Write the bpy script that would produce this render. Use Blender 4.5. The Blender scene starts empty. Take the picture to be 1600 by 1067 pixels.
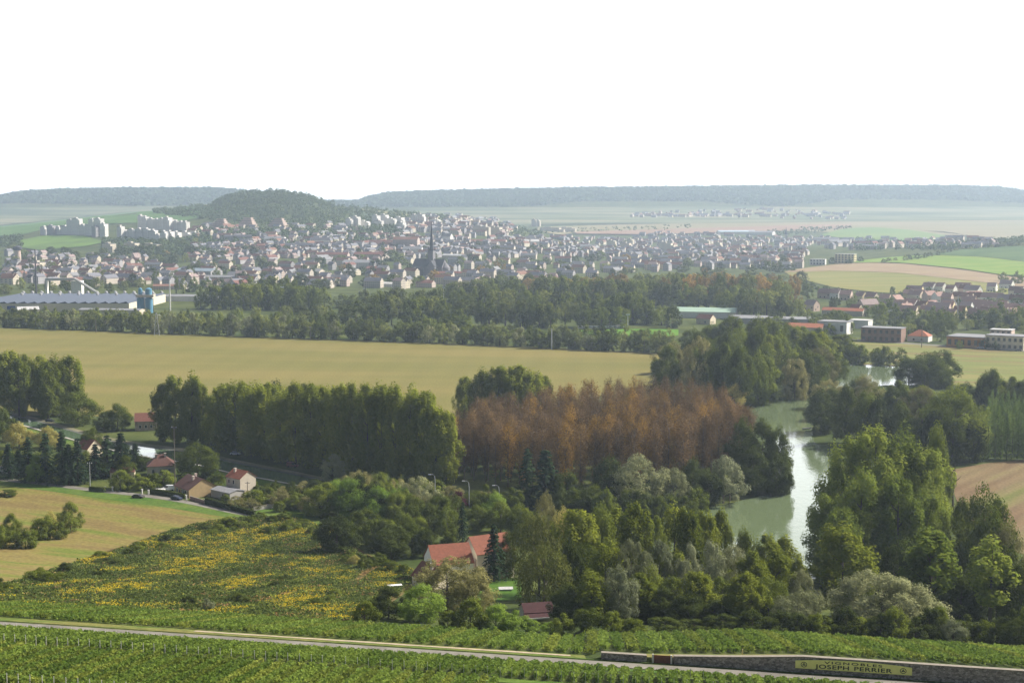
import bpy, math, random
import numpy as np
from mathutils import Vector, Matrix

R = math.radians
sc = bpy.context.scene
COL = sc.collection
CAM = 103.0            # camera height over the valley floor
F = 2222.0             # focal length in pixels of the 1600-pixel photograph
PITCH = math.atan(208.5 / F)

# ------------------------------------------------------------------ camera
cd = bpy.data.cameras.new("camera")
cd.sensor_width = 36.0
cd.lens = 36.0 * F / 1600.0
cd.clip_start = 0.5
cd.clip_end = 40000.0
cam = bpy.data.objects.new("camera", cd)
COL.objects.link(cam)
cam.location = (0, 0, CAM)
cam.rotation_euler = (math.pi / 2 - PITCH, 0, 0)
sc.camera = cam

# ------------------------------------------------------------------ sky, sun, exposure
SUN_EL, SUN_AZ = R(40), R(68)          # azimuth clockwise from straight ahead
w = bpy.data.worlds.new("World")
sc.world = w
w.use_nodes = True
nt = w.node_tree
sky = nt.nodes.new("ShaderNodeTexSky")
sky.sky_type = 'NISHITA'
sky.sun_disc = False
sky.sun_elevation = SUN_EL
sky.sun_rotation = SUN_AZ
sky.altitude = 100
sky.air_density = 1.0
sky.dust_density = 5.0
sky.ozone_density = 1.0
bg = nt.nodes["Background"]
bg.inputs[1].default_value = 0.06
# a bright white band added low over the horizon, thinning out higher up
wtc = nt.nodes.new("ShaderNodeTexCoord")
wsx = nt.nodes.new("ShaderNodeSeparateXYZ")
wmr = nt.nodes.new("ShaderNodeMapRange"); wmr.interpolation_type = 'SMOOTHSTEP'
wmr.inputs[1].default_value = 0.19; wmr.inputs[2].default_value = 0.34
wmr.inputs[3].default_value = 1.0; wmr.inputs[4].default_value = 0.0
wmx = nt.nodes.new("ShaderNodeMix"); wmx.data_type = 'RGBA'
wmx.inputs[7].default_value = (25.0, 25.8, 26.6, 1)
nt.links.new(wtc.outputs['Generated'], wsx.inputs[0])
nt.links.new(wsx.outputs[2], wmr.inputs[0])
wmy = nt.nodes.new("ShaderNodeMapRange"); wmy.interpolation_type = 'SMOOTHSTEP'     # brightest straight ahead, dimmed behind to darken sides facing the camera
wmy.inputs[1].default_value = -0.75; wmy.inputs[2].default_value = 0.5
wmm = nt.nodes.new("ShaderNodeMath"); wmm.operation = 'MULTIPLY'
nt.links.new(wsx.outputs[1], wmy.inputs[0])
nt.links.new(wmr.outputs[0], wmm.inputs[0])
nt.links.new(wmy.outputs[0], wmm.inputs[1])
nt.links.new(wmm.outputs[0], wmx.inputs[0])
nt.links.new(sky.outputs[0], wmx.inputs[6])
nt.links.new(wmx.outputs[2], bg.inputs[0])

sl = bpy.data.lights.new("sun", 'SUN')
sl.energy = 5.0
sl.angle = R(0.5)
sl.color = (1.0, 0.95, 0.87)
so = bpy.data.objects.new("sun", sl)
COL.objects.link(so)
to_sun = Vector((math.sin(SUN_AZ) * math.cos(SUN_EL), math.cos(SUN_AZ) * math.cos(SUN_EL), math.sin(SUN_EL)))
so.rotation_euler = to_sun.to_track_quat('Z', 'Y').to_euler()
so.location = (300, 100, 400)

sc.view_settings.view_transform = 'Standard'
sc.view_settings.look = 'None'
sc.view_settings.exposure = 0.72
sc.view_settings.gamma = 1.0
cy = sc.cycles
cy.use_denoising = True
cy.max_bounces = 5
cy.diffuse_bounces = 3
cy.glossy_bounces = 2
cy.transmission_bounces = 3
cy.transparent_max_bounces = 6
cy.volume_bounces = 0
cy.use_adaptive_sampling = True

HAZE_DENSITY = 0.000098
HAZE_COLOR = (0.68, 0.83, 1.0)

# ------------------------------------------------------------------ terrain
def sm(t):
    t = np.clip(t, 0, 1)
    return t * t * (3 - 2 * t)

HS = np.array([-400, -60, 0, 10, 50, 95, 135, 159, 170, 176, 181, 184, 188.6, 192, 235, 245, 287, 337, 388, 440, 480, 600.])
HD = np.array([-70, -14, 3, 7, 20.5, 36, 50.0, 53.8, 56.2, 57.9, 59.6, 60.0, 60.35, 61.1, 72.3, 74.6, 83.0, 92.2, 98.6, 101.8, 103, 103.])
S_WALL = 189.0

def wall_h(x):
    return np.interp(x, [4, 11.5, 12.5, 19, 20, 30, 38, 60, 140, 200], [0, 0.0, 0.7, 0.7, 0.8, 1.35, 1.95, 1.9, 1.8, 0.0])

def px_of_x(x, y):
    return 800 + F * x / np.maximum(y, 50.)

BX = np.array([-2500, -500, 0, 100, 200, 280, 330, 350, 380, 430, 475, 500, 512, 560, 640, 720, 800, 850, 900, 980.])
BY = np.array([395, 372, 357, 346, 334, 327, 321, 311, 302, 299, 304, 313, 320, 325, 334, 342, 353, 365, 378, 385.])
FX = np.array([-3000, -300, -60, 0, 40, 100, 200, 330, 420, 480, 560, 575, 610, 700, 900, 1100, 1300, 1500, 1560, 1600, 1700, 1900, 3500])
FY = np.array([312, 316, 314, 310, 303, 300, 298, 298, 304, 318, 318, 312, 305, 302, 298, 296, 294, 295, 297, 303, 314, 318, 318])

def terrain(x, y):
    x = np.asarray(x, float); y = np.asarray(y, float)
    s = y + .21 * x
    z = CAM - np.interp(s + 70 * sm((x - 10) / 40) * sm((y - 300) / 90), HS, HD)
    lift = wall_h(x) * sm((s - S_WALL - .05) / .35) * (1 + .45 * sm((s - 196) / 35)) * (1 - sm((s - 239) / 55))
    z = z + lift
    # hill at the right with its fields
    hr = 46 * sm((y - 1760) / 1050) * sm((x - 330) / 950) * (1 - .8 * sm((y - 2900) / 1000))
    # the wooded hill over the town (left)
    d = 3900.0
    xs = px_of_x(x * d / np.maximum(y, 1500.) , d)
    ridge = np.maximum(0, CAM + (325 - np.interp(xs, BX, BY)) / F * d)
    up = np.clip((y - 2350) / (d - 2350), 0, 1)
    prof = np.where(y < d, .62 * up + .38 * sm(up) , 1 - sm((y - d) / 1600))
    knob = np.maximum(0, CAM + (325 - np.interp(xs, BX, np.maximum(BY, 320))) / F * d)
    extra = ridge - np.minimum(ridge, knob)
    up2 = np.where(y < d, sm((y - 3300) / (d - 3300)), 1 - sm((y - d) / 700))
    hb = np.minimum(ridge, knob) * prof + extra * up2
    # far plain and plateau
    d = 7700.0
    xs = px_of_x(x * d / np.maximum(y, 3000.), d)
    rf = CAM + (325 - np.interp(xs, FX, FY)) / F * d
    hf = np.interp(y, [3700, 4500, 5500, 6900], [0, 20, 44, 104.])
    hf = hf + np.maximum(rf - 104, 0) * sm((y - 6500) / 1200)
    zz = (np.maximum(hr, 0) ** 4 + hb ** 4 + hf ** 4) ** .25
    return z + zz

def ray(px, py):
    cx, cy_ = (px - 800) / F, (533.5 - py) / F
    return np.array([cx, math.cos(PITCH) + cy_ * math.sin(PITCH), -math.sin(PITCH) + cy_ * math.cos(PITCH)])

YS = np.concatenate([np.arange(98, 520, 1.0), np.geomspace(520, 10300, 900)])

def at(px, py):
    """The point of the ground seen at a photograph pixel."""
    r = ray(px, py)
    t = YS / r[1]
    zr = CAM + t * r[2]
    zt = terrain(t * r[0], YS)
    k = np.nonzero(zr < zt)[0]
    if len(k) == 0:
        i = len(YS) - 1
        return Vector((t[i] * r[0], YS[i], float(zt[i])))
    i = k[0]
    if i == 0:
        tt = t[0]
    else:
        a, b = zr[i-1] - zt[i-1], zt[i] - zr[i]
        tt = t[i-1] + (t[i] - t[i-1]) * a / (a + b)
    x, y = tt * r[0], tt * r[1]
    return Vector((x, y, float(terrain(x, y))))

def at_d(px, d):
    """The ground point in the column of a pixel, d metres ahead."""
    x = (px - 800) / F * d
    for _ in range(3):
        z = float(terrain(x, d))
        x = (px - 800) / F * (d * math.cos(PITCH) - (z - CAM) * math.sin(PITCH))
    return Vector((x, d, float(terrain(x, d))))

def h_to(p, ytop):
    """Height that an upright thing standing at p needs to reach picture row ytop."""
    t = (533.5 - ytop) / F
    h = p.y * (t * math.cos(PITCH) - math.sin(PITCH)) / (math.cos(PITCH) + t * math.sin(PITCH))
    return CAM + h - p.z

def m_per_px(p):
    return (p.y * math.cos(PITCH) - (p.z - CAM) * math.sin(PITCH)) / F

# ------------------------------------------------------------------ object helpers
def put(name, data, parent=None, loc=None, rz=None, scale=None):
    o = bpy.data.objects.new(name, data)
    COL.objects.link(o)
    if parent is not None:
        o.parent = parent
    if loc is not None:
        o.location = loc
    if rz is not None:
        o.rotation_euler = (0, 0, rz)
    if scale is not None:
        o.scale = scale
    return o

def tag(o, label, cat, group=None, kind=None):
    if kind:
        o['kind'] = kind
    if label:
        o['label'] = label
    if cat:
        o['category'] = cat
    if group:
        o['group'] = group
    return o

class MB:
    """Collects boxes, tubes, sheets for ONE mesh."""
    def __init__(s):
        s.v, s.f, s.m = [], [], []
    def add(s, vs, fs, mi=0):
        b = len(s.v)
        s.v += [tuple(q) for q in vs]
        s.f += [tuple(b + i for i in q) for q in fs]
        s.m += [mi] * len(fs)
        return s
    def box(s, c, size, rz=0, mi=0, taper=1.0):
        x, y, z = size[0] / 2, size[1] / 2, size[2]
        ca, sa = math.cos(rz), math.sin(rz)
        vs = []
        for zz, k in ((0, 1), (z, taper)):
            for a, b in ((-x, -y), (x, -y), (x, y), (-x, y)):
                a, b = a * k, b * k
                vs.append((c[0] + a * ca - b * sa, c[1] + a * sa + b * ca, c[2] + zz))
        return s.add(vs, [(3, 2, 1, 0), (4, 5, 6, 7), (0, 1, 5, 4), (1, 2, 6, 5), (2, 3, 7, 6), (3, 0, 4, 7)], mi)
    def tube(s, pts, rad, n=6, mi=0, cap=True):
        pts = [Vector(p) for p in pts]
        if not isinstance(rad, (list, tuple)):
            rad = [rad] * len(pts)
        vs, fs = [], []
        for i, p in enumerate(pts):
            t = (pts[min(i + 1, len(pts) - 1)] - pts[max(i - 1, 0)]).normalized()
            a = t.cross(Vector((0, 0, 1)) if abs(t.z) < .9 else Vector((1, 0, 0))).normalized()
            b = t.cross(a)
            for k in range(n):
                q = 2 * math.pi * k / n
                vs.append(p + (a * math.cos(q) + b * math.sin(q)) * rad[i])
        for i in range(len(pts) - 1):
            for k in range(n):
                k2 = (k + 1) % n
                fs.append((i * n + k, i * n + k2, (i + 1) * n + k2, (i + 1) * n + k))
        if cap:
            fs.append(tuple(range(n - 1, -1, -1)))
            fs.append(tuple((len(pts) - 1) * n + k for k in range(n)))
        return s.add(vs, fs, mi)
    def lathe(s, c, prof, n=16, mi=0):
        vs, fs = [], []
        for r_, z in prof:
            for k in range(n):
                q = 2 * math.pi * k / n
                vs.append((c[0] + r_ * math.cos(q), c[1] + r_ * math.sin(q), c[2] + z))
        for i in range(len(prof) - 1):
            for k in range(n):
                k2 = (k + 1) % n
                fs.append((i * n + k, i * n + k2, (i + 1) * n + k2, (i + 1) * n + k))
        fs.append(tuple(range(n - 1, -1, -1)))
        fs.append(tuple((len(prof) - 1) * n + k for k in range(n)))
        return s.add(vs, fs, mi)
    def prism(s, poly, d0, d1, axis='y', mi=0):
        """Extrudes a polygon in the x-z plane along y (or y-z along x)."""
        n = len(poly)
        if axis == 'y':
            vs = [(a, d0, b) for a, b in poly] + [(a, d1, b) for a, b in poly]
        else:
            vs = [(d0, a, b) for a, b in poly] + [(d1, a, b) for a, b in poly]
        fs = [tuple(range(n)), tuple(range(2 * n - 1, n - 1, -1))]
        fs += [(i + n, (i + 1) % n + n, (i + 1) % n, i) for i in range(n)]
        return s.add(vs, fs, mi)
    def mesh(s, name, *mats, smooth=False):
        me = bpy.data.meshes.new(name)
        me.from_pydata(s.v, [], s.f)
        for m in mats:
            me.materials.append(m)
        if len(mats) > 1:
            me.polygons.foreach_set('material_index', s.m)
        if smooth:
            me.polygons.foreach_set('use_smooth', [True] * len(me.polygons))
        me.update()
        return me

def quads_mesh(name, V, mats, mi=None, extra=None):
    """A mesh of loose quads: V is (n,4,3); extra an MB merged in front of them."""
    n = len(V)
    v0, f0, m0 = (extra.v, extra.f, extra.m) if extra else ([], [], [])
    me = bpy.data.meshes.new(name)
    co = np.concatenate([np.array(v0, float).reshape(-1, 3), V.reshape(-1, 3)]).astype(np.float32)
    nv0 = len(v0)
    loops = [i for f in f0 for i in f]
    tot = [len(f) for f in f0]
    li = np.concatenate([np.array(loops, np.int32), np.arange(nv0, nv0 + 4 * n, dtype=np.int32)])
    lt = np.concatenate([np.array(tot, np.int32), np.full(n, 4, np.int32)])
    ls = np.concatenate([[0], np.cumsum(lt)[:-1]]).astype(np.int32)
    me.vertices.add(len(co)); me.vertices.foreach_set('co', co.ravel())
    me.loops.add(len(li)); me.loops.foreach_set('vertex_index', li)
    me.polygons.add(len(lt)); me.polygons.foreach_set('loop_start', ls)
    for m in mats:
        me.materials.append(m)
    if len(mats) > 1:
        q = np.full(n, len(mats) - 1, np.int32) if mi is None else np.asarray(mi, np.int32)
        me.polygons.foreach_set('material_index', np.concatenate([np.array(m0, np.int32), q]).astype(np.int32))
    me.update(calc_edges=True)
    return me

def leaf_quads(rng, C, N, size, aspect=.6):
    """Diamond-shaped leaf clumps: centres C, normals N."""
    n = len(C)
    N = N / np.maximum(np.linalg.norm(N, axis=1, keepdims=True), 1e-6)
    T = rng.normal(size=(n, 3))
    A = np.cross(N, T); A /= np.maximum(np.linalg.norm(A, axis=1, keepdims=True), 1e-6)
    B = np.cross(N, A)
    s = (np.broadcast_to(np.asarray(size, float), (n,)) * rng.uniform(.6, 1.3, n))[:, None]
    return np.stack([C - A * s * .5, C - B * s * aspect * .5, C + A * s * .5, C + B * s * aspect * .5], 1)

# ------------------------------------------------------------------ materials
def hexlin(r, g, b):
    f = lambda c: ((c / 255 + .055) / 1.055) ** 2.4 if c > 10 else c / 255 / 12.92
    return (f(r), f(g), f(b), 1)

def new_mat(name):
    m = bpy.data.materials.new(name)
    m.use_nodes = True
    n = m.node_tree
    return m, n, n.nodes["Principled BSDF"]

def c4(c):
    return tuple(c) + (1,) if len(c) == 3 else tuple(c)

LEAF = 1.95
def leaf_mat(name, col, col2, trans=.35, var=.25, rough=.6):
    """Leaves: two tones by tree and by leaf clump, light shining through."""
    m = bpy.data.materials.new(name); m.use_nodes = True
    n = m.node_tree; n.nodes.clear()
    out = n.nodes.new("ShaderNodeOutputMaterial")
    oi = n.nodes.new("ShaderNodeObjectInfo")
    ge = n.nodes.new("ShaderNodeNewGeometry")
    mx = n.nodes.new("ShaderNodeMath"); mx.operation = 'MULTIPLY_ADD'
    n.links.new(ge.outputs['Random Per Island'], mx.inputs[0]); mx.inputs[1].default_value = .55
    m2 = n.nodes.new("ShaderNodeMath"); m2.operation = 'MULTIPLY'; m2.inputs[1].default_value = .45
    n.links.new(oi.outputs['Random'], m2.inputs[0]); n.links.new(m2.outputs[0], mx.inputs[2])
    mix = n.nodes.new("ShaderNodeMix"); mix.data_type = 'RGBA'
    mix.inputs[6].default_value = c4([v * LEAF for v in col[:3]]); mix.inputs[7].default_value = c4([v * LEAF for v in col2[:3]])
    n.links.new(mx.outputs[0], mix.inputs[0])
    hsv = n.nodes.new("ShaderNodeHueSaturation")
    mr = n.nodes.new("ShaderNodeMapRange"); mr.inputs[3].default_value = 1 - var; mr.inputs[4].default_value = 1 + var
    n.links.new(oi.outputs['Random'], mr.inputs[0]); n.links.new(mr.outputs[0], hsv.inputs['Value'])
    n.links.new(mix.outputs[2], hsv.inputs['Color'])
    d = n.nodes.new("ShaderNodeBsdfDiffuse"); t = n.nodes.new("ShaderNodeBsdfTranslucent")
    ms = n.nodes.new("ShaderNodeMixShader"); ms.inputs[0].default_value = trans
    n.links.new(hsv.outputs[0], d.inputs[0]); n.links.new(hsv.outputs[0], t.inputs[0])
    n.links.new(d.outputs[0], ms.inputs[1]); n.links.new(t.outputs[0], ms.inputs[2])
    n.links.new(ms.outputs[0], out.inputs[0])
    return m

def plain_mat(name, col, rough=.7, var=0.0, noise=0.0, nscale=1.0, metallic=0.0, spec=.3, objvar=0.0):
    m, n, p = new_mat(name)
    p.inputs['Base Color'].default_value = c4(col)
    p.inputs['Roughness'].default_value = rough
    p.inputs['Metallic'].default_value = metallic
    p.inputs['Specular IOR Level'].default_value = spec
    last = None
    if noise:
        tc = n.nodes.new("ShaderNodeTexCoord"); no = n.nodes.new("ShaderNodeTexNoise")
        no.inputs['Scale'].default_value = nscale; no.inputs['Detail'].default_value = 5
        n.links.new(tc.outputs['Object'], no.inputs['Vector'])
        mr = n.nodes.new("ShaderNodeMapRange"); mr.inputs[1].default_value = .25; mr.inputs[2].default_value = .75
        mr.inputs[3].default_value = 1 - noise; mr.inputs[4].default_value = 1 + noise
        n.links.new(no.outputs['Fac'], mr.inputs[0])
        h = n.nodes.new("ShaderNodeHueSaturation"); h.inputs['Color'].default_value = c4(col)
        n.links.new(mr.outputs[0], h.inputs['Value']); n.links.new(h.outputs[0], p.inputs['Base Color']); last = h
    if objvar:
        oi = n.nodes.new("ShaderNodeObjectInfo")
        mr = n.nodes.new("ShaderNodeMapRange"); mr.inputs[3].default_value = 1 - objvar; mr.inputs[4].default_value = 1 + objvar
        n.links.new(oi.outputs['Random'], mr.inputs[0])
        h = n.nodes.new("ShaderNodeHueSaturation"); h.inputs['Color'].default_value = c4(col)
        n.links.new(mr.outputs[0], h.inputs['Value'])
        if last:
            n.links.new(last.outputs[0], h.inputs['Color'])
        n.links.new(h.outputs[0], p.inputs['Base Color'])
    return m

def field_mat(name, c1, c2, scale=.02, stretch=(1, 1), ang=0.0, c3=None, furrow=0.0, fper=3.0, fine=.15, lo=.38, hi=.62):
    """Crop or soil: two tones in long patches, fine grain, optional furrow lines."""
    m, n, p = new_mat(name)
    p.inputs['Roughness'].default_value = .95
    p.inputs['Specular IOR Level'].default_value = .05
    tc = n.nodes.new("ShaderNodeTexCoord")
    mp = n.nodes.new("ShaderNodeMapping"); mp.inputs['Rotation'].default_value = (0, 0, ang)
    n.links.new(tc.outputs['Object'], mp.inputs['Vector'])
    mp2 = n.nodes.new("ShaderNodeMapping"); mp2.inputs['Scale'].default_value = (stretch[0], stretch[1], 1)
    n.links.new(mp.outputs[0], mp2.inputs['Vector'])
    no = n.nodes.new("ShaderNodeTexNoise"); no.inputs['Scale'].default_value = scale; no.inputs['Detail'].default_value = 4
    n.links.new(mp2.outputs[0], no.inputs['Vector'])
    cr = n.nodes.new("ShaderNodeValToRGB")
    cr.color_ramp.elements[0].position = lo; cr.color_ramp.elements[0].color = c4(c1)
    cr.color_ramp.elements[1].position = hi; cr.color_ramp.elements[1].color = c4(c2)
    if c3 is not None:
        e = cr.color_ramp.elements.new((lo + hi) / 2); e.color = c4(c3)
    n.links.new(no.outputs['Fac'], cr.inputs[0])
    no2 = n.nodes.new("ShaderNodeTexNoise"); no2.inputs['Scale'].default_value = .9; no2.inputs['Detail'].default_value = 6
    n.links.new(tc.outputs['Object'], no2.inputs['Vector'])
    mr = n.nodes.new("ShaderNodeMapRange"); mr.inputs[1].default_value = .3; mr.inputs[2].default_value = .7
    mr.inputs[3].default_value = 1 - fine; mr.inputs[4].default_value = 1 + fine
    n.links.new(no2.outputs['Fac'], mr.inputs[0])
    h = n.nodes.new("ShaderNodeHueSaturation")
    n.links.new(cr.outputs[0], h.inputs['Color'])
    val = mr.outputs[0]
    if furrow:
        wv = n.nodes.new("ShaderNodeTexWave"); wv.wave_type = 'BANDS'; wv.bands_direction = 'X'
        wv.inputs['Scale'].default_value = .314 / fper; wv.inputs['Distortion'].default_value = 1.2
        wv.inputs['Detail Scale'].default_value = .15; wv.inputs['Detail'].default_value = 2
        n.links.new(mp.outputs[0], wv.inputs['Vector'])
        mr2 = n.nodes.new("ShaderNodeMapRange"); mr2.inputs[3].default_value = 1 - furrow; mr2.inputs[4].default_value = 1 + furrow
        n.links.new(wv.outputs['Fac'], mr2.inputs[0])
        mu = n.nodes.new("ShaderNodeMath"); mu.operation = 'MULTIPLY'
        n.links.new(val, mu.inputs[0]); n.links.new(mr2.outputs[0], mu.inputs[1]); val = mu.outputs[0]
    n.links.new(val, h.inputs['Value']); n.links.new(h.outputs[0], p.inputs['Base Color'])
    return m

# ------------------------------------------------------------------ the ground as one sheet to the horizon
def build_ground():
    v = np.concatenate([np.arange(-60, 120, 6.0), np.arange(120, 188.9, 1.0), [189.0, 189.1, 189.2, 189.3, 189.4, 189.6],
                        np.arange(190, 262, 1.0), np.geomspace(262, 10400, 215)])
    c = np.linspace(-.85, .85, 300)
    Vv, Cc = np.meshgrid(v, c, indexing='ij')
    X = Cc * (np.maximum(Vv, 0) + 90)
    Y = Vv - .21 * X * (1 - sm((Vv - 300) / 600))
    Z = terrain(X, Y)
    nr, nc = X.shape
    me = bpy.data.meshes.new("ground")
    co = np.stack([X, Y, Z], -1).reshape(-1, 3).astype(np.float32)
    i = np.arange(nr * nc).reshape(nr, nc)
    q = np.stack([i[:-1, :-1], i[:-1, 1:], i[1:, 1:], i[1:, :-1]], -1).reshape(-1, 4)
    me.vertices.add(len(co)); me.vertices.foreach_set('co', co.ravel())
    me.loops.add(q.size); me.loops.foreach_set('vertex_index', q.ravel().astype(np.int32))
    me.polygons.add(len(q)); me.polygons.foreach_set('loop_start', np.arange(0, q.size, 4, dtype=np.int32))
    me.polygons.foreach_set('use_smooth', np.ones(len(q), bool))
    me.materials.append(field_mat("valley grass", (.04, .058, .014), (.085, .10, .026), .03, fine=.3))
    me.update(calc_edges=True)
    tag(put("ground", me), None, None, kind='structure')
build_ground()

def resample(pl, n):
    pl = [np.array(p, float) for p in pl]
    L = np.concatenate([[0], np.cumsum([np.linalg.norm(b - a) for a, b in zip(pl, pl[1:])])])
    P = np.array(pl)
    t = np.linspace(0, L[-1], n)
    return np.stack([np.interp(t, L, P[:, k]) for k in range(P.shape[1])], 1)

def sheet(name, top, bottom, mat, eps=.06, nu=24, nv=10, world=False, label=None):
    """A field, road or water surface laid over the ground between two outlines given along the photograph."""
    if not world:
        top = [tuple(at(*p)[:2]) for p in (resample(top, 14))]
        bottom = [tuple(at(*p)[:2]) for p in (resample(bottom, 14))]
    A, B = resample(top, nu), resample(bottom, nu)
    t = np.linspace(0, 1, nv)[:, None, None]
    P = A[None] * (1 - t) + B[None] * t
    Z = terrain(P[..., 0], P[..., 1]) + eps
    co = np.concatenate([P, Z[..., None]], -1).reshape(-1, 3)
    i = np.arange(nu * nv).reshape(nv, nu)
    q = np.stack([i[:-1, :-1], i[1:, :-1], i[1:, 1:], i[:-1, 1:]], -1).reshape(-1, 4)
    me = bpy.data.meshes.new(name)
    me.from_pydata(co.tolist(), [], q.tolist())
    me.materials.append(mat)
    me.polygons.foreach_set('use_smooth', [True] * len(me.polygons))
    me.update()
    return tag(put(name, me), label, None, kind='structure')
# ------------------------------------------------------------------ fields, river, roads
wheat = field_mat("ripening crop", (.148, .138, .037), (.19, .16, .05), .012, (.3, 1.3), R(4), fine=.2, furrow=.025, fper=24)
sheet("wheat_field", [(-120, 508), (0, 512), (300, 523), (600, 533), (860, 543), (1045, 552)],
      [(-120, 655), (0, 648), (240, 652), (500, 655), (740, 645), (1040, 606)], wheat, .08)
stub = field_mat("stubble with regrowth", (.155, .115, .042), (.115, .14, .024), .05, (2.2, .35), R(-62), fine=.3, c3=(.185, .15, .048))
sheet("stubble_field", [(-60, 752), (0, 756), (130, 772), (250, 787), (370, 806)],
      [(-60, 935), (0, 922), (120, 882), (250, 838), (362, 808)], stub, .05, 40, 24)
verge = field_mat("mown verge", (.06, .115, .018), (.10, .14, .028), .08, fine=.3)
sheet("field_verge", [(-60, 747), (60, 756), (150, 767), (280, 782), (388, 806)],
      [(-60, 754), (60, 765), (150, 778), (280, 796), (378, 812)], verge, .09, 30, 4)
rf = field_mat("right valley field", (.19, .13, .06), (.21, .19, .065), .03, (.3, 2), R(20), fine=.2, c3=(.14, .17, .045))
sheet("valley_field", [(1300, 530), (1440, 538), (1600, 550), (1760, 560)],
      [(1300, 560), (1480, 602), (1600, 606), (1760, 606)], rf, .08)
brown = field_mat("ploughed field", (.150, .10, .054), (.13, .14, .04), .03, (2.4, .3), R(38), fine=.25, furrow=.08, fper=7, c3=(.18, .135, .07), lo=.4, hi=.66)
sheet("ploughed_field", [(1480, 735), (1540, 724), (1620, 716), (1760, 712)],
      [(1500, 800), (1550, 850), (1620, 872), (1760, 900)], brown, .06, 40, 20)
# fields on the right hill
sheet("hill_field", [(1225, 425), (1300, 417), (1400, 415), (1500, 424), (1600, 440), (1700, 450)],
      [(1235, 432), (1300, 450), (1370, 458), (1450, 462), (1600, 466), (1700, 470)],
      field_mat("green tan field", (.16, .17, .042), (.21, .19, .06), .02, (.4, 1.5)), .9, 40, 16)
sheet("tilled_strip", [(1235, 423), (1320, 412), (1400, 412), (1500, 422), (1580, 434), (1700, 444)],
      [(1225, 427), (1300, 424), (1400, 427), (1500, 438), (1580, 448), (1700, 457)],
      field_mat("tilled strip", (.25, .18, .11), (.28, .21, .12), .02), 1.3, 40, 8)
sheet("green_crop", [(1330, 410), (1400, 402), (1460, 400), (1540, 403), (1600, 411), (1700, 418)],
      [(1330, 412), (1400, 411), (1500, 421), (1560, 430), (1600, 433), (1700, 440)],
      field_mat("bright green crop", (.13, .22, .025), (.18, .24, .04), .02), 1.7, 40, 10)
sheet("hill_vineyard", [(1455, 399), (1510, 390), (1560, 387), (1620, 386), (1700, 386)],
      [(1458, 400), (1520, 402), (1560, 405), (1620, 414), (1700, 420)],
      field_mat("dark vineyard", (.055, .10, .03), (.08, .13, .035), .02, furrow=.12, fper=8), 2.2, 30, 10)
# far plain
sheet("pale_plain", [(840, 356), (1000, 351), (1200, 349), (1400, 346), (1600, 345), (1750, 345)],
      [(840, 362), (1000, 362), (1200, 362), (1400, 366), (1600, 372), (1750, 372)],
      field_mat("pale stubble plain", (.24, .20, .11), (.19, .18, .085), .004, (.3, 2)), 2.5, 40, 10)
sheet("far_soil", [(900, 364), (1000, 361), (1100, 358), (1250, 353), (1330, 352)],
      [(900, 367), (1000, 368), (1100, 366), (1250, 361), (1330, 358)],
      field_mat("bare soil", (.25, .16, .11), (.28, .19, .13), .002), 4, 30, 6)
sheet("far_meadow", [(1285, 368), (1320, 359), (1365, 357), (1420, 361), (1470, 369), (1500, 374)],
      [(1285, 371), (1330, 375), (1380, 378), (1430, 379), (1470, 377), (1500, 375)],
      field_mat("far green crop", (.12, .19, .05), (.15, .21, .06), .003), 4.5, 30, 8)
slope = field_mat("far vineyard slopes", (.06, .085, .04), (.22, .20, .11), .0042, (.45, 1.6), R(8), c3=(.13, .15, .07))
sheet("vine_slopes", [(560, 328), (700, 326), (900, 325), (1100, 324), (1300, 325), (1500, 324), (1750, 326)],
      [(560, 350), (700, 353), (900, 351), (1100, 350), (1300, 347), (1500, 345), (1750, 345)], slope, 3, 60, 16)
sheet("vine_slopes", [(-150, 326), (0, 326), (120, 324), (240, 323), (330, 323)],
      [(-150, 358), (0, 353), (100, 343), (200, 331), (320, 324)], slope, 3, 40, 16)
vg = field_mat("hill vineyard", (.07, .14, .035), (.10, .17, .05), .01, furrow=.15, fper=14)
sheet("vineyard_slope", [(-60, 360), (0, 354), (100, 343.5), (200, 332), (285, 326), (335, 324)],
      [(-60, 372), (20, 371), (100, 352), (200, 350), (300, 346), (345, 330)], vg, 2, 40, 10)
sheet("vineyard_knoll", [(30, 377), (60, 371), (90, 368), (130, 370), (160, 378)],
      [(33, 388), (60, 392), (90, 390), (130, 387), (158, 381)], field_mat("knoll vineyard", (.12, .2, .035), (.08, .13, .03), .012), 2, 24, 8)

# water
def water_mat(name, col, bump=.02, sc_=.35):
    m, n, p = new_mat(name)
    p.inputs['Base Color'].default_value = c4(col)
    p.inputs['Roughness'].default_value = .07
    p.inputs['IOR'].default_value = 1.33
    p.inputs['Specular IOR Level'].default_value = .5
    tc = n.nodes.new("ShaderNodeTexCoord"); mp = n.nodes.new("ShaderNodeMapping"); mp.inputs['Scale'].default_value = (1, .45, 1)
    no = n.nodes.new("ShaderNodeTexNoise"); no.inputs['Scale'].default_value = sc_; no.inputs['Detail'].default_value = 3
    bp = n.nodes.new("ShaderNodeBump"); bp.inputs['Strength'].default_value = bump; bp.inputs['Distance'].default_value = 1
    n.links.new(tc.outputs['Object'], mp.inputs[0]); n.links.new(mp.outputs[0], no.inputs['Vector'])
    n.links.new(no.outputs['Fac'], bp.inputs['Height']); n.links.new(bp.outputs[0], p.inputs['Normal'])
    return m
wat = water_mat("river water", (.115, .15, .075), .05, .5)
left_bank = [(1440, 577), (1390, 573), (1318, 571), (1300, 590), (1262, 612), (1215, 628), (1160, 640), (1150, 690), (1225, 748), (1233, 762),
             (1180, 778), (1090, 797), (1020, 806), (960, 820), (960, 850)]
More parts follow.
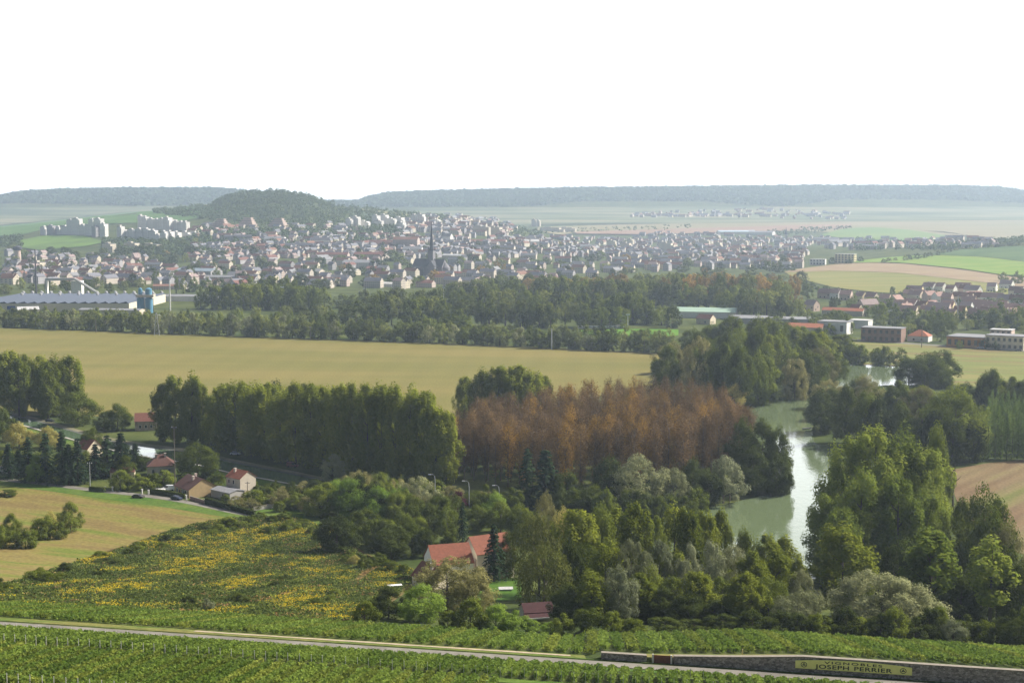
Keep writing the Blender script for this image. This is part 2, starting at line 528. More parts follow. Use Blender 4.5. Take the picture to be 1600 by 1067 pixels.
right_bank = [(1440, 602), (1400, 604), (1380, 603), (1335, 611), (1297, 632), (1272, 648), (1272, 690), (1298, 700), (1300, 730), (1285, 800),
              (1290, 850), (1275, 905), (1190, 908), (1080, 900), (960, 890)]
def strip(name, A, B, mat, eps, nv=6, world=False):
    """Like sheet, but pairs the outline points one to one."""
    if not world:
        A = [tuple(at(*p)[:2]) for p in A]; B = [tuple(at(*p)[:2]) for p in B]
    A, B = np.array(A, float), np.array(B, float)
    k = np.linspace(0, len(A) - 1, (len(A) - 1) * 4 + 1)
    f = lambda P: np.stack([np.interp(k, range(len(P)), P[:, j]) for j in (0, 1)], 1)
    return sheet(name, f(A), f(B), mat, eps, len(k), nv, world=True)
def sheet_pairs(name, A, B, mat, eps=.06, sub=4, nv=6, flat=None):
    A = np.array([tuple(at(*p)[:2]) for p in A]); B = np.array([tuple(at(*p)[:2]) for p in B])
    k = np.linspace(0, len(A) - 1, (len(A) - 1) * sub + 1)
    def cr(P):                       # smooth curve through the bank points
        out = []
        for q in k:
            i = min(int(q), len(P) - 2); t = q - i
            p0, p1, p2, p3 = P[max(i-1, 0)], P[i], P[i+1], P[min(i+2, len(P)-1)]
            out.append(.5 * ((2*p1) + (-p0+p2)*t + (2*p0-5*p1+4*p2-p3)*t*t + (-p0+3*p1-3*p2+p3)*t**3))
        return np.array(out)
    A, B = cr(A), cr(B)
    t = np.linspace(0, 1, nv)[:, None, None]
    P = A[None] * (1 - t) + B[None] * t
    Z = terrain(P[..., 0], P[..., 1]) + eps
    if flat is not None:
        Z = np.full_like(Z, flat)
    co = np.concatenate([P, Z[..., None]], -1).reshape(-1, 3)
    nu = len(k)
    i = np.arange(nu * nv).reshape(nv, nu)
    q = np.stack([i[:-1, :-1], i[1:, :-1], i[1:, 1:], i[:-1, 1:]], -1).reshape(-1, 4)
    me = bpy.data.meshes.new(name); me.from_pydata(co.tolist(), [], q.tolist()); me.materials.append(mat)
    me.polygons.foreach_set('use_smooth', [True] * len(me.polygons)); me.update()
    # face up
    if len(me.polygons) and me.polygons[0].normal.z < 0:
        me.flip_normals()
    return tag(put(name, me), None, None, kind='structure')
sheet_pairs("river", left_bank, right_bank, wat, flat=.30)
canal_far = [(-60, 640), (0, 648), (40, 655), (75, 664), (120, 677), (160, 688), (225, 699), (300, 709), (360, 723), (420, 735), (490, 749), (530, 758)]
canal_near = [(-60, 650), (0, 658), (40, 666), (75, 676), (120, 689), (160, 700), (225, 714), (300, 725), (360, 739), (420, 750), (480, 762), (520, 771)]
cwat = water_mat("canal water", (.085, .13, .07), .012, .5)
sheet_pairs("canal", canal_far, canal_near, cwat, flat=.30)
stone = plain_mat("bank stone", (.36, .34, .28), .9, noise=.25, nscale=.5)
path_m = field_mat("towpath", (.12, .12, .06), (.20, .18, .12), .1, fine=.2)
up = lambda pl, dy: [(x, y + dy) for x, y in pl]
sheet_pairs("towpath", up(canal_far, -6.5), up(canal_far, -2.2), path_m, .10)
sheet_pairs("canal_bank", up(canal_far, -2.0), up(canal_far, .3), plain_mat("dark quay", (.10, .10, .08), .9, noise=.3, nscale=.4), .34)
sheet_pairs("canal_bank", up(canal_near, -.3), up(canal_near, 1.5), stone, .36)
sheet_pairs("bank_grass", up(canal_near, 1.5), up(canal_near, 9), verge, .07)

asph = field_mat("worn asphalt", (.16, .148, .125), (.21, .195, .165), .2, fine=.12)
def smid(pts, wpx):
    return pts, [(x, y + wpx * k) for (x, y), k in zip(pts, np.linspace(1, 1.25, len(pts)))]
lane = [(-60, 742), (0, 747), (60, 753), (150, 764), (240, 774), (300, 784), (350, 795), (395, 803), (440, 811), (500, 823)]
sheet_pairs("village_lane", *smid(lane, 4.2), asph, .13, nv=3)
sheet_pairs("main_road", [(1320, 529), (1400, 534.5), (1500, 541), (1600, 547), (1760, 556)], [(1320, 531), (1400, 536.5), (1500, 543.4), (1600, 549.6), (1760, 559)], asph, .14, nv=3)
sheet_pairs("lawn", [(905, 516), (950, 515), (1000, 514), (1060, 515)], [(905, 527), (950, 528), (1000, 528), (1060, 524)], field_mat("sports turf", (.085, .20, .02), (.12, .22, .03), .05), .1)
sheet_pairs("lawn", [(745, 918), (770, 908), (800, 903), (815, 903)], [(745, 940), (770, 940), (800, 938), (815, 935)], field_mat("garden lawn", (.05, .11, .015), (.075, .13, .02), .2), .08)
sheet_pairs("garden_grass", [(390, 792), (420, 790), (460, 795), (500, 806)], [(390, 802), (420, 808), (460, 813), (500, 820)], verge, .07)

# foreground: vineyard road and verges, drawn along the slope (s = y + .21 x)
def contour(s0, s1, x0, x1, name, mat, eps, n=120, nv=4, wob=0.0):
    X = np.linspace(x0, x1, n)
    rw = np.random.default_rng(5)
    w0 = wob * np.convolve(rw.normal(size=n + 8), np.ones(9) / 3, 'valid')
    a = np.stack([X, s0 - .21 * X], 1); b = np.stack([X, s1 - .21 * X + w0], 1)
    return sheet(name, a, b, mat, eps, n, nv, world=True)
contour(185.0, 187.7, -140, 140, "vineyard_road", asph, .05)
contour(188.4, 194.6, -140, 10, "verge_grass", field_mat("dry verge", (.085, .125, .022), (.15, .145, .042), .15, fine=.3), .04, nv=8)
contour(190.6, 192.6, -46, 8, "dirt_track", field_mat("pale dirt", (.30, .24, .17), (.36, .29, .21), .3, fine=.2), .07, nv=4, wob=.25)
contour(156.2, 159.0, -120, 120, "grass_lane", verge, .04)
contour(173.7, 176.0, -52, 120, "grass_lane", verge, .045)
contour(183.1, 184.4, -140, 140, "verge_grass", verge, .045)
contour(188.35, 188.75, 5, 140, "verge_grass", verge, .05)
contour(189.5, 195, 18, 140, "verge_grass", field_mat("bank grass", (.13, .15, .032), (.24, .18, .07), .3, fine=.3), .05, nv=8)

# haze: the air between the hill and the plateau
hz = MB().box((0, 5150, -1.3), (19000, 10600, 243.0))
hm = bpy.data.materials.new("hazy air"); hm.use_nodes = True
hn = hm.node_tree; hn.nodes.clear()
ho = hn.nodes.new("ShaderNodeOutputMaterial"); pv = hn.nodes.new("ShaderNodeVolumePrincipled")
pv.inputs['Density'].default_value = HAZE_DENSITY
pv.inputs['Color'].default_value = c4(HAZE_COLOR)
pv.inputs['Anisotropy'].default_value = .35
hn.links.new(pv.outputs[0], ho.inputs['Volume'])
tag(put("haze", hz.mesh("haze", hm)), None, None, kind='stuff')
# ------------------------------------------------------------------ trees: prototypes
bark = plain_mat("bark", (.09, .075, .055), .95, noise=.3, nscale=3)
pale_bark = plain_mat("pale bark", (.13, .105, .085), .95, noise=.25, nscale=3)
M_POP = leaf_mat("poplar leaves", (.062, .084, .010), (.130, .138, .018), .40, .22)
M_POP2 = leaf_mat("tall poplar leaves", (.06, .092, .013), (.13, .145, .024), .40, .18)
M_BRD = leaf_mat("broadleaf leaves", (.044, .062, .009), (.092, .105, .016), .34, .28)
M_LITE = leaf_mat("light leaves", (.075, .125, .016), (.13, .17, .03), .42, .15)
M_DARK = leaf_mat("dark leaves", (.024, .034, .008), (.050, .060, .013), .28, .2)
M_WIL = leaf_mat("willow leaves", (.085, .098, .045), (.17, .17, .085), .35, .18)
M_GREY = leaf_mat("silvery leaves", (.075, .09, .045), (.145, .15, .085), .3, .12)
M_OLIVE = leaf_mat("olive leaves", (.085, .085, .030), (.17, .155, .06), .36, .15)
M_WEEP = leaf_mat("weeping willow leaves", (.045, .056, .013), (.085, .088, .020), .30, .12)
M_SPR = leaf_mat("spruce needles", (.010, .019, .010), (.024, .038, .016), .12, .25)
M_BRN = leaf_mat("withered leaves", (.064, .045, .025), (.112, .071, .031), .35, .32)
M_BRN2 = leaf_mat("golden withered leaves", (.125, .078, .020), (.175, .105, .026), .35, .2)
M_YNG = leaf_mat("young poplar leaves", (.060, .094, .022), (.10, .128, .032), .40, .12)
M_AUT = leaf_mat("autumn leaves", (.12, .088, .020), (.21, .13, .028), .36, .3)
M_PUR = leaf_mat("purple leaves", (.035, .008, .016), (.07, .014, .03), .3, .1)
M_YEL = leaf_mat("yellowing leaves", (.16, .16, .04), (.30, .24, .08), .4, .15)
M_BELT = leaf_mat("hedgerow leaves", (.050, .066, .016), (.120, .126, .030), .36, .38)

def crown_leaves(seed, prof, K, n, leaf, rc, zs=1.0, up=.25, fill=.35, aspect=.6, droop=0.0):
    """Clumped crown: prof gives radius by height; K clumps of leaf quads spread through the crown."""
    rng = np.random.default_rng(seed)
    pt, pr = np.array([p[0] for p in prof]), np.array([p[1] for p in prof])
    t = rng.uniform(pt[0], pt[-1], K * 6)
    keep = rng.uniform(0, pr.max(), K * 6) < np.interp(t, pt, pr) + .03 * pr.max()
    t = t[keep][:K]
    k = len(t)
    r = np.interp(t, pt, pr)
    a = rng.uniform(0, 2 * math.pi, k)
    wob = 1 + .16 * np.sin(a * 2 + seed) + .12 * np.sin(a * 3 + 7 * t + seed * 2) + rng.normal(0, .07, k)
    rho = rng.uniform(fill, 1, k) ** .5 * np.maximum(r * wob - rc * .45, 0)
    C = np.stack([rho * np.cos(a), rho * np.sin(a), t], 1)
    rcs = rc * rng.uniform(.65, 1.25, k)
    idx = rng.integers(0, k, n)
    D = rng.normal(size=(n, 3)); D /= np.linalg.norm(D, axis=1, keepdims=True)
    dist = rcs[idx] * rng.uniform(.15, 1, n) ** .5
    P = C[idx] + D * dist[:, None] * np.array([1, 1, zs])
    P[:, 2] -= droop * dist * rng.uniform(0, 1, n)
    N = D + np.array([0, 0, up]) + .35 * np.stack([P[:, 0], P[:, 1], P[:, 2] * 0], 1) / max(pr.max(), .05) + rng.normal(0, .38, (n, 3))
    P[:, 2] = np.maximum(P[:, 2], .01)
    return leaf_quads(rng, P, N, leaf, aspect)

def limbs(seed, h0, h1, rad, spread, r0=.016, n=6, lean=.02, mat=0, nb=5):
    rng = random.Random(seed)
    m = MB()
    top = (rng.uniform(-lean, lean), rng.uniform(-lean, lean), h1)
    m.tube([(0, 0, -.02), (0, 0, .03), (top[0] * .4, top[1] * .4, h1 * .5), top], [r0 * 1.35, r0, r0 * .7, r0 * .15], nb, mat)
    for i in range(n):
        z = h0 + (h1 * .8 - h0) * i / max(n - 1, 1)
        a = rng.uniform(0, 6.28)
        L = rad * rng.uniform(.6, .95) * (1 - .4 * i / n)
        e = (L * math.cos(a), L * math.sin(a), z + L * spread)
        q = (e[0] * .5, e[1] * .5, z + L * spread * .4)
        m.tube([(top[0] * z * .6, top[1] * z * .6, z), q, e], [r0 * .5, r0 * .35, r0 * .08], 4, mat)
    return m

PROT = {}      # kind -> list of (crown mesh, trunk mesh, radius) ; every prototype is one unit high
def proto(kind, n_var, fn):
    PROT[kind] = [fn(i) for i in range(n_var)]

def mk(kind, seed, prof, K, n, leaf, rc, mat, trunk, R_, far=False, **kw):
    Q = crown_leaves(seed, prof, K, n, leaf, rc, **kw)
    if far:
        return (quads_mesh(kind, Q, [bark, mat], extra=trunk), None, R_)
    return (quads_mesh(kind + " crown", Q, [mat]), trunk.mesh(kind + " trunk", bark), R_)

POP = [(.05, .06), (.16, .16), (.38, .21), (.58, .225), (.75, .205), (.87, .155), (.95, .09), (1.0, .03)]
BRD = [(.03, .22), (.15, .38), (.4, .47), (.6, .45), (.78, .34), (.92, .18), (.98, .06)]
WILP = [(.02, .30), (.15, .48), (.35, .56), (.55, .54), (.75, .44), (.9, .26), (.98, .08)]
ROUND = [(.0, .3), (.2, .5), (.45, .56), (.7, .46), (.9, .24), (.98, .08)]
def P_pop(mat, n=13000, leaf=.028):
    return lambda i: mk("poplar", 10 + i, POP, 95, n, leaf, .062, mat, limbs(i, .16, .9, .18, 1.5, .014, 9), .215, zs=1.9, up=.5, fill=.25)
def P_brd(mat, n=12000, leaf=.036, prof=BRD, rr=.47, K=75, rc=.125, name="broadleaf", **kw):
    return lambda i: mk(name, 30 + i, prof, K, n, leaf, rc, mat, limbs(i + 5, .14, .72, .36, .7, .022, 8), rr, up=.35, **kw)
proto('poplar', 4, P_pop(M_POP))
proto('tall_poplar', 3, P_pop(M_POP2, 19000, .020))
proto('broad', 5, P_brd(M_BRD, 17000, .031))
proto('light', 2, P_brd(M_LITE))
proto('dark', 3, P_brd(M_DARK, 16000, .032))
proto('olive', 2, P_brd(M_OLIVE, 18000, .028, WILP, .56, 90, .11, "olive willow"))
proto('willow', 3, P_brd(M_WIL, 18000, .028, WILP, .56, 95, .11, "willow"))
proto('big_willow', 1, lambda i: mk('big willow', 33, WILP, 190, 42000, .024, .095, M_WIL, limbs(8, .1, .7, .4, .7, .03, 9), .56, up=.35))
proto('silver', 2, P_brd(M_GREY, 12000, .032, BRD, .47, 70, .11, "silver willow"))
proto('yellow', 2, P_brd(M_YEL, 9000, .038))
proto('purple', 1, P_brd(M_PUR, 3000, .05))
proto('shrub', 4, P_brd(M_BRD, 6000, .058, ROUND, .56, 40, .17, "shrub"))
proto('light_shrub', 2, P_brd(M_LITE, 6000, .055, ROUND, .56, 40, .17, "light shrub"))
proto('dark_shrub', 2, P_brd(M_DARK, 6000, .058, ROUND, .56, 40, .17, "dark shrub"))
proto('sparse_poplar', 2, lambda i: mk("sparse poplar", 70 + i, [(.3, .05), (.42, .13), (.6, .18), (.8, .16), (.93, .09), (.99, .03)], 46, 5000, .032, .055, M_POP2,
                                       limbs(i + 2, .3, .92, .17, 1.3, .013, 10), .18, zs=1.6, up=.5, fill=.1))
def P_spr(i):
    rng = np.random.default_rng(90 + i)
    P, N = [], []
    for lv in range(17):
        z = .07 + .9 * lv / 17
        r = .24 * (1 - lv / 17.5) ** .85 * rng.uniform(.85, 1.1)
        for b in range(10):
            a = rng.uniform(0, 6.28)
            m_ = 16
            t = rng.uniform(.1, 1, m_)
            L = r * rng.uniform(.7, 1.15)
            x = np.stack([np.cos(a) * L * t + rng.normal(0, .008, m_), np.sin(a) * L * t + rng.normal(0, .008, m_), z - .11 * L / .24 * t ** 1.5 + rng.normal(0, .008, m_)], 1)
            P.append(x); N.append(np.stack([np.cos(a) * np.ones(m_) * .5, np.sin(a) * np.ones(m_) * .5, np.ones(m_)], 1) + rng.normal(0, .4, (m_, 3)))
    Q = leaf_quads(rng, np.concatenate(P), np.concatenate(N), .045, .55)
    t = MB().tube([(0, 0, -.02), (0, 0, .5), (0, 0, .98)], [.018, .012, .002], 6)
    return (quads_mesh("spruce crown", Q, [M_SPR]), t.mesh("spruce trunk", bark), .22)
proto('spruce', 3, P_spr)
def P_weep(i):
    rng = np.random.default_rng(120 + i)
    Q1 = crown_leaves(120 + i, [(.55, .42), (.7, .46), (.85, .33), (.97, .1)], 45, 2400, .034, .11, up=.4, fill=.3)
    P, N = [], []
    for s in range(150):
        a = rng.uniform(0, 6.28); r = .5 * rng.uniform(.25, 1) ** .5 * (1 + .12 * math.sin(3 * a + i))
        zt = .93 - .9 * max(r - .1, 0) ** 2 / .25 * .5 + rng.normal(0, .03)
        zb = rng.uniform(.03, .35)
        m_ = 26
        t = rng.uniform(0, 1, m_)
        z = zt + (zb - zt) * t
        rr = r + .05 * np.sqrt(t)
        P.append(np.stack([np.cos(a) * rr + rng.normal(0, .014, m_), np.sin(a) * rr + rng.normal(0, .014, m_), z], 1))
        N.append(np.stack([np.full(m_, np.cos(a)), np.full(m_, np.sin(a)), np.full(m_, .3)], 1) + rng.normal(0, .4, (m_, 3)))
    P, N = np.concatenate(P), np.concatenate(N)
    Q2 = leaf_quads(rng, P, N, .042, .45)
    t = limbs(i + 60, .2, .8, .4, .7, .028, 7)
    return (quads_mesh("weeping willow crown", np.concatenate([Q1, Q2]), [M_WEEP]), t.mesh("weeping willow trunk", bark), .52)
proto('weeping', 2, P_weep)
def P_brown(mat):
    def f(i):
        rng = random.Random(150 + i)
        m = MB()
        m.tube([(0, 0, -.02), (rng.uniform(-.008, .008), 0, .5), (rng.uniform(-.01, .01), rng.uniform(-.01, .01), 1)], [.0095, .0065, .001], 5)
        for b in range(30):
            z = rng.uniform(.22, .93); a = rng.uniform(0, 6.28); L = rng.uniform(.06, .13) * (1.15 - z * .55)
            m.tube([(0, 0, z), (math.cos(a) * L * .6, math.sin(a) * L * .6, z + L * 1.1), (math.cos(a) * L, math.sin(a) * L, z + L * 2.1)], [.0028, .002, .0005], 3)
        Q = crown_leaves(150 + i, [(.2, .05), (.4, .10), (.6, .125), (.8, .13), (.92, .10), (1.0, .04)], 70, 2400, .017, .055, zs=1.8, up=.3, fill=.1)
        return (quads_mesh("withered crown", Q, [mat]), m.mesh("withered trunk", pale_bark), .12)
    return f
proto('brown', 5, P_brown(M_BRN))
proto('golden', 2, P_brown(M_BRN2))
proto('young', 3, lambda i: mk("young poplar", 170 + i, [(.04, .05), (.2, .10), (.45, .12), (.7, .09), (.9, .045), (.99, .015)], 50, 1500, .032, .045, M_YNG,
                               limbs(i, .1, .95, .08, 1.8, .01, 5), .12, zs=2.0, up=.5, fill=.1))
# trees far off: trunk and crown in one mesh
def P_far(mat, prof=BRD, rr=.47, n=1900, leaf=.075, name="far tree", s0=200, K=34, rc=.15, zs=1.0):
    return lambda i: mk(name, s0 + i, prof, K, n, leaf, rc, mat, MB().tube([(0, 0, -.03), (0, 0, .5)], [.03, .015], 5), rr, far=True, zs=zs, up=.45)
LOWB = [(.02, .30), (.15, .42), (.38, .5), (.6, .46), (.8, .33), (.95, .12)]
proto('f_broad', 5, P_far(M_BELT, LOWB, .5))
proto('f_round', 3, P_far(M_BRD, LOWB, .5, s0=220))
proto('f_poplar', 3, P_far(M_POP, POP, .215, 1700, .05, "far poplar", 240, 40, .07, 1.8))
proto('f_autumn', 3, P_far(M_AUT, LOWB, .5, s0=260))
proto('f_dark', 3, P_far(M_DARK, LOWB, .5, s0=280))
proto('f_willow', 2, P_far(M_WIL, LOWB, .5, s0=300))
proto('f_row', 3, P_far(M_BELT, [(.22, .25), (.35, .40), (.6, .44), (.85, .34), (.97, .12)], .44, 1800, .07, "avenue tree", 320, 40, .12))

TR = random.Random(11)
KINDNAME = {'poplar': 'poplar_tree', 'tall_poplar': 'poplar_tree', 'broad': 'broadleaf_tree', 'light': 'broadleaf_tree', 'dark': 'dark_tree', 'olive': 'willow_tree',
            'willow': 'willow_tree', 'big_willow': 'willow_tree', 'silver': 'silver_willow', 'yellow': 'yellowing_tree', 'purple': 'purple_tree', 'shrub': 'shrub', 'light_shrub': 'shrub',
            'dark_shrub': 'shrub', 'sparse_poplar': 'sparse_poplar', 'spruce': 'spruce_tree', 'weeping': 'weeping_willow', 'brown': 'withered_poplar',
            'golden': 'withered_poplar', 'young': 'sapling_poplar', 'f_broad': 'hedgerow_tree', 'f_round': 'valley_tree', 'f_poplar': 'valley_poplar',
            'f_autumn': 'autumn_tree', 'f_dark': 'town_tree', 'f_willow': 'hedgerow_tree', 'f_row': 'avenue_tree'}
SHRUBS = ('shrub', 'light_shrub', 'dark_shrub')

def tree(kind, p, h, width=None, label=None, group=None, cat=None, rz=None, var=None):
    ps = PROT[kind]
    crown, trunk, rr = ps[TR.randrange(len(ps)) if var is None else var % len(ps)]
    sw = h if width is None else width / (2 * rr)
    rz = TR.uniform(0, 6.28) if rz is None else rz
    cat = cat or ('shrub' if kind in SHRUBS else 'tree')
    name = KINDNAME[kind]
    if trunk is None:
        o = put(name, crown, None, p, rz, (sw, sw, h))
    else:
        o = put(name, None, None, p, rz, (sw, sw, h))
        put("crown", crown, o)
        put("trunk", trunk, o)
    return tag(o, label, cat, group)

def T(kind, px, ytop, wpx, label, d=None, y=None, group=None):
    """A tree in the column px whose top is seen at ytop, wpx wide; standing d metres off or where the ground shows at row y."""
    p = at(px, y) if d is None else at_d(px, d)
    return tree(kind, p, max(h_to(p, ytop), 1.0), wpx * m_per_px(p), label, group)

def belt(kinds, line, tops, n, wpx, label, group, jy=1.5, jt=4, jx=.4):
    """Trees along a base line in the picture; tops gives the rows of their tops along it."""
    L = resample(line, n)
    tx, ty = [q[0] for q in tops], [q[1] for q in tops]
    for i, (x, y) in enumerate(L):
        x += TR.uniform(-jx, jx) * wpx[0]
        p = at(x, y + TR.uniform(-jy, jy))
        k = kinds[TR.randrange(len(kinds))]
        h = max(h_to(p, np.interp(x, tx, ty) + TR.uniform(-jt, jt * .8)), 2.0)
        tree(k, p, h, TR.uniform(*wpx) * m_per_px(p), label, group)

# ------------------------------------------------------------------ front belt at the right, just behind the vines
T('big_willow', 1378, 893, 172, "broad grey green willow with a domed crown, the biggest tree along the vines", d=262)
T('willow', 1246, 924, 104, "round olive willow directly left of the broadest willow beside the vines", d=256)
T('willow', 1252, 894, 64, "small grey willow showing above the round olive one", d=292)
T('silver', 1489, 968, 46, "low silvery bush willow at the vine edge under the sparse poplars", d=243)
T('poplar', 1318, 826, 96, "yellow green poplar in front of the great dark poplar clump", d=305)
T('sparse_poplar', 1452, 832, 100, "open crowned poplar turning yellow, the taller of two with bare stems", d=290)
T('sparse_poplar', 1546, 846, 92, "open crowned poplar by the right edge with bare lower stems", d=283)
T('dark', 1594, 880, 80, "dark leafy tree cut by the right edge behind the sparse poplar", d=285)
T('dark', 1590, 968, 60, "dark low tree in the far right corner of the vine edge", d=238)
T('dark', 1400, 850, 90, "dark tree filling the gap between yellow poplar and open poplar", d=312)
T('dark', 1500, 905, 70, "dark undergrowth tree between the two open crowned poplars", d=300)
for px, yt, wp, d, lb in [(1304, 730, 80, 388, "dark poplar on the river side of the great clump"), (1322, 688, 90, 396, "tall poplar second from the river in the great clump"),
                         (1362, 675, 98, 392, "tallest poplar in the middle of the great clump"), (1405, 680, 92, 396, "broad poplar right of the tallest in the great clump"),
                         (1440, 708, 84, 392, "poplar with a slanting top on the field side of the great clump"), (1294, 778, 70, 378, "lowest poplar leaning over the river water"),
                         (1340, 740, 92, 372, "poplar in the shaded front of the great clump"), (1400, 750, 92, 370, "poplar in the front of the great clump beside the open poplars"),
                         (1448, 770, 70, 375, "smaller poplar at the field corner of the great clump"), (1312, 800, 76, 360, "dark poplar low over the river bend")]:
    T('tall_poplar', px, yt, wp, lb, d=d, group="great poplar clump by the river")
T('broad', 1460, 675, 58, "round crowned tree on a bare stem beside the great poplar clump", d=430)
T('broad', 1535, 765, 96, "rounded green tree at the edge of the ploughed field", d=372)
T('broad', 1545, 800, 100, "second rounded tree below the ploughed field", d=345)
T('olive', 1570, 822, 80, "olive toned tree in the corner under the ploughed field", d=340)
T('broad', 1500, 785, 60, "small tree between poplar clump and ploughed field", d=380)
# dead trees by the ploughed field
def dead_tree(px, y, ytop, label, seed):
    rng = random.Random(seed)
    p = at(px, y); h = h_to(p, ytop)
    m = MB()
    pts = [(0, 0, -.3), (.3 * rng.uniform(-1, 1), 0, h * .35), (.6 * rng.uniform(-1, 1), .2, h * .7), (.5 * rng.uniform(-1, 1), 0, h)]
    m.tube(pts, [.42, .33, .2, .06], 7)
    root = put("dead_tree", None, None, p)
    put("trunk", m.mesh("dead trunk", bark), root)
    for i in range(5):
        z = h * rng.uniform(.4, .9); a = rng.choice([0, 3.14]) + rng.uniform(-.6, .6); L = h * rng.uniform(.15, .34)
        b = MB().tube([(pts[2][0] * z / h, 0, z), (math.cos(a) * L * .6, math.sin(a) * L * .5, z + L * .35), (math.cos(a) * L, math.sin(a) * L, z + L * .9)], [.16, .1, .03], 5)
        put("branch", b.mesh("dead branch", bark), root)
    tag(root, label, "tree")
dead_tree(1489, 795, 722, "bare dead tree with side branches at the ploughed field corner", 1)
dead_tree(1479, 800, 735, "leafless stem close beside the branched dead tree", 2)
dead_tree(1466, 812, 730, "pale leafless trunk nearest the great poplar clump", 3)

# centre front: the mixed wood between cottage and river
row = [('poplar', 905, 800, 66), ('broad', 938, 797, 58), ('poplar', 962, 797, 56), ('poplar', 992, 790, 54), ('broad', 1022, 803, 50), ('poplar', 1052, 796, 46),
       ('poplar', 1075, 800, 44), ('poplar', 1102, 803, 42), ('poplar', 1125, 806, 40), ('broad', 1160, 834, 48), ('poplar', 1195, 838, 46), ('poplar', 1225, 845, 48)]
for i, (k, px, yt, wp) in enumerate(row):
    T(k, px, yt, wp * 1.2, ("slim green poplar" if k == 'poplar' else "round leafy tree") + " in the rear row of the wood, against the river water", d=315 + (i % 3) * 9, group="rear poplars of the front wood")
row = [('willow', 985, 842, 62), ('silver', 1030, 848, 54), ('broad', 915, 852, 58), ('poplar', 945, 848, 56), ('silver', 1075, 850, 46), ('poplar', 1060, 870, 52), ('silver', 1108, 850, 56),
       ('willow', 1145, 856, 58), ('broad', 1120, 868, 54), ('poplar', 1175, 868, 56), ('poplar', 1210, 862, 50), ('poplar', 1240, 870, 44), ('broad', 1010, 880, 50)]
for i, (k, px, yt, wp) in enumerate(row):
    T(k, px, yt, wp * 1.15, {'willow': "olive willow in the middle row of the wood left of the river", 'silver': "silvery willow in the middle row of the wood left of the river",
                      'poplar': "green poplar in the middle row of the wood left of the river", 'broad': "round tree in the middle row of the wood left of the river"}[k],
      d=285 + (i % 3) * 8, group="middle row of the front wood")
row = [('silver', 965, 884, 56), ('poplar', 1000, 900, 54), ('broad', 1048, 905, 60), ('poplar', 925, 895, 54), ('poplar', 1090, 895, 54), ('broad', 1130, 900, 60), ('poplar', 1165, 900, 56),
       ('broad', 1200, 905, 60), ('broad', 900, 925, 50), ('dark', 1075, 930, 56), ('dark', 1110, 935, 60), ('dark', 1010, 940, 50)]
for i, (k, px, yt, wp) in enumerate(row):
    T(k, px, yt, wp * 1.15, {'silver': "pale silvery willow at the front of the wood, right of the weeping willows", 'poplar': "poplar in the front row of the wood facing the vines",
                      'broad': "bushy round tree in the front row of the wood facing the vines", 'dark': "dark bushy tree low in the front of the wood"}[k],
      d=263 + (i % 3) * 6, group="front row of the front wood")
for i, (px, yt, wp) in enumerate([(880, 960, 44), (920, 950, 54), (955, 955, 42), (990, 967, 46), (1040, 965, 60), (1085, 968, 56), (1130, 960, 60), (1175, 955, 58), (1205, 965, 50)]):
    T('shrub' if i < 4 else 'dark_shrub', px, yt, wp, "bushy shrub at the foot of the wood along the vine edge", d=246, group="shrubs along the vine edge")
T('weeping', 842, 798, 84, "yellow green weeping willow standing behind the cottage's willow", d=326)
T('weeping', 850, 848, 92, "dark weeping willow hanging right over the little cottage", d=289)
T('dark', 890, 850, 60, "dark shaded tree beside the hanging weeping willow", d=296)
T('olive', 852, 772, 44, "pale cream topped tree behind the weeping willows", d=372)
T('yellow', 878, 795, 36, "small pale yellow tree beside the cream topped one", d=362)
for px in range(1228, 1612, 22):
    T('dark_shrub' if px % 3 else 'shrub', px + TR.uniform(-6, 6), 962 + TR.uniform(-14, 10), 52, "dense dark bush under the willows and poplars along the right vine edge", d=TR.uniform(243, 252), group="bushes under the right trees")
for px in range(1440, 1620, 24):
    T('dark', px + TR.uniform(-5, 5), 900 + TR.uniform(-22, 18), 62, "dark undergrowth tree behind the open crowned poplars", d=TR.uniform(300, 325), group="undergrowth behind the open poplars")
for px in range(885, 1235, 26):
    T('dark', px + TR.uniform(-6, 6), 930 + TR.uniform(-18, 14), 58, "dark shaded tree inside the front wood", d=TR.uniform(262, 275), group="shaded trees inside the front wood")
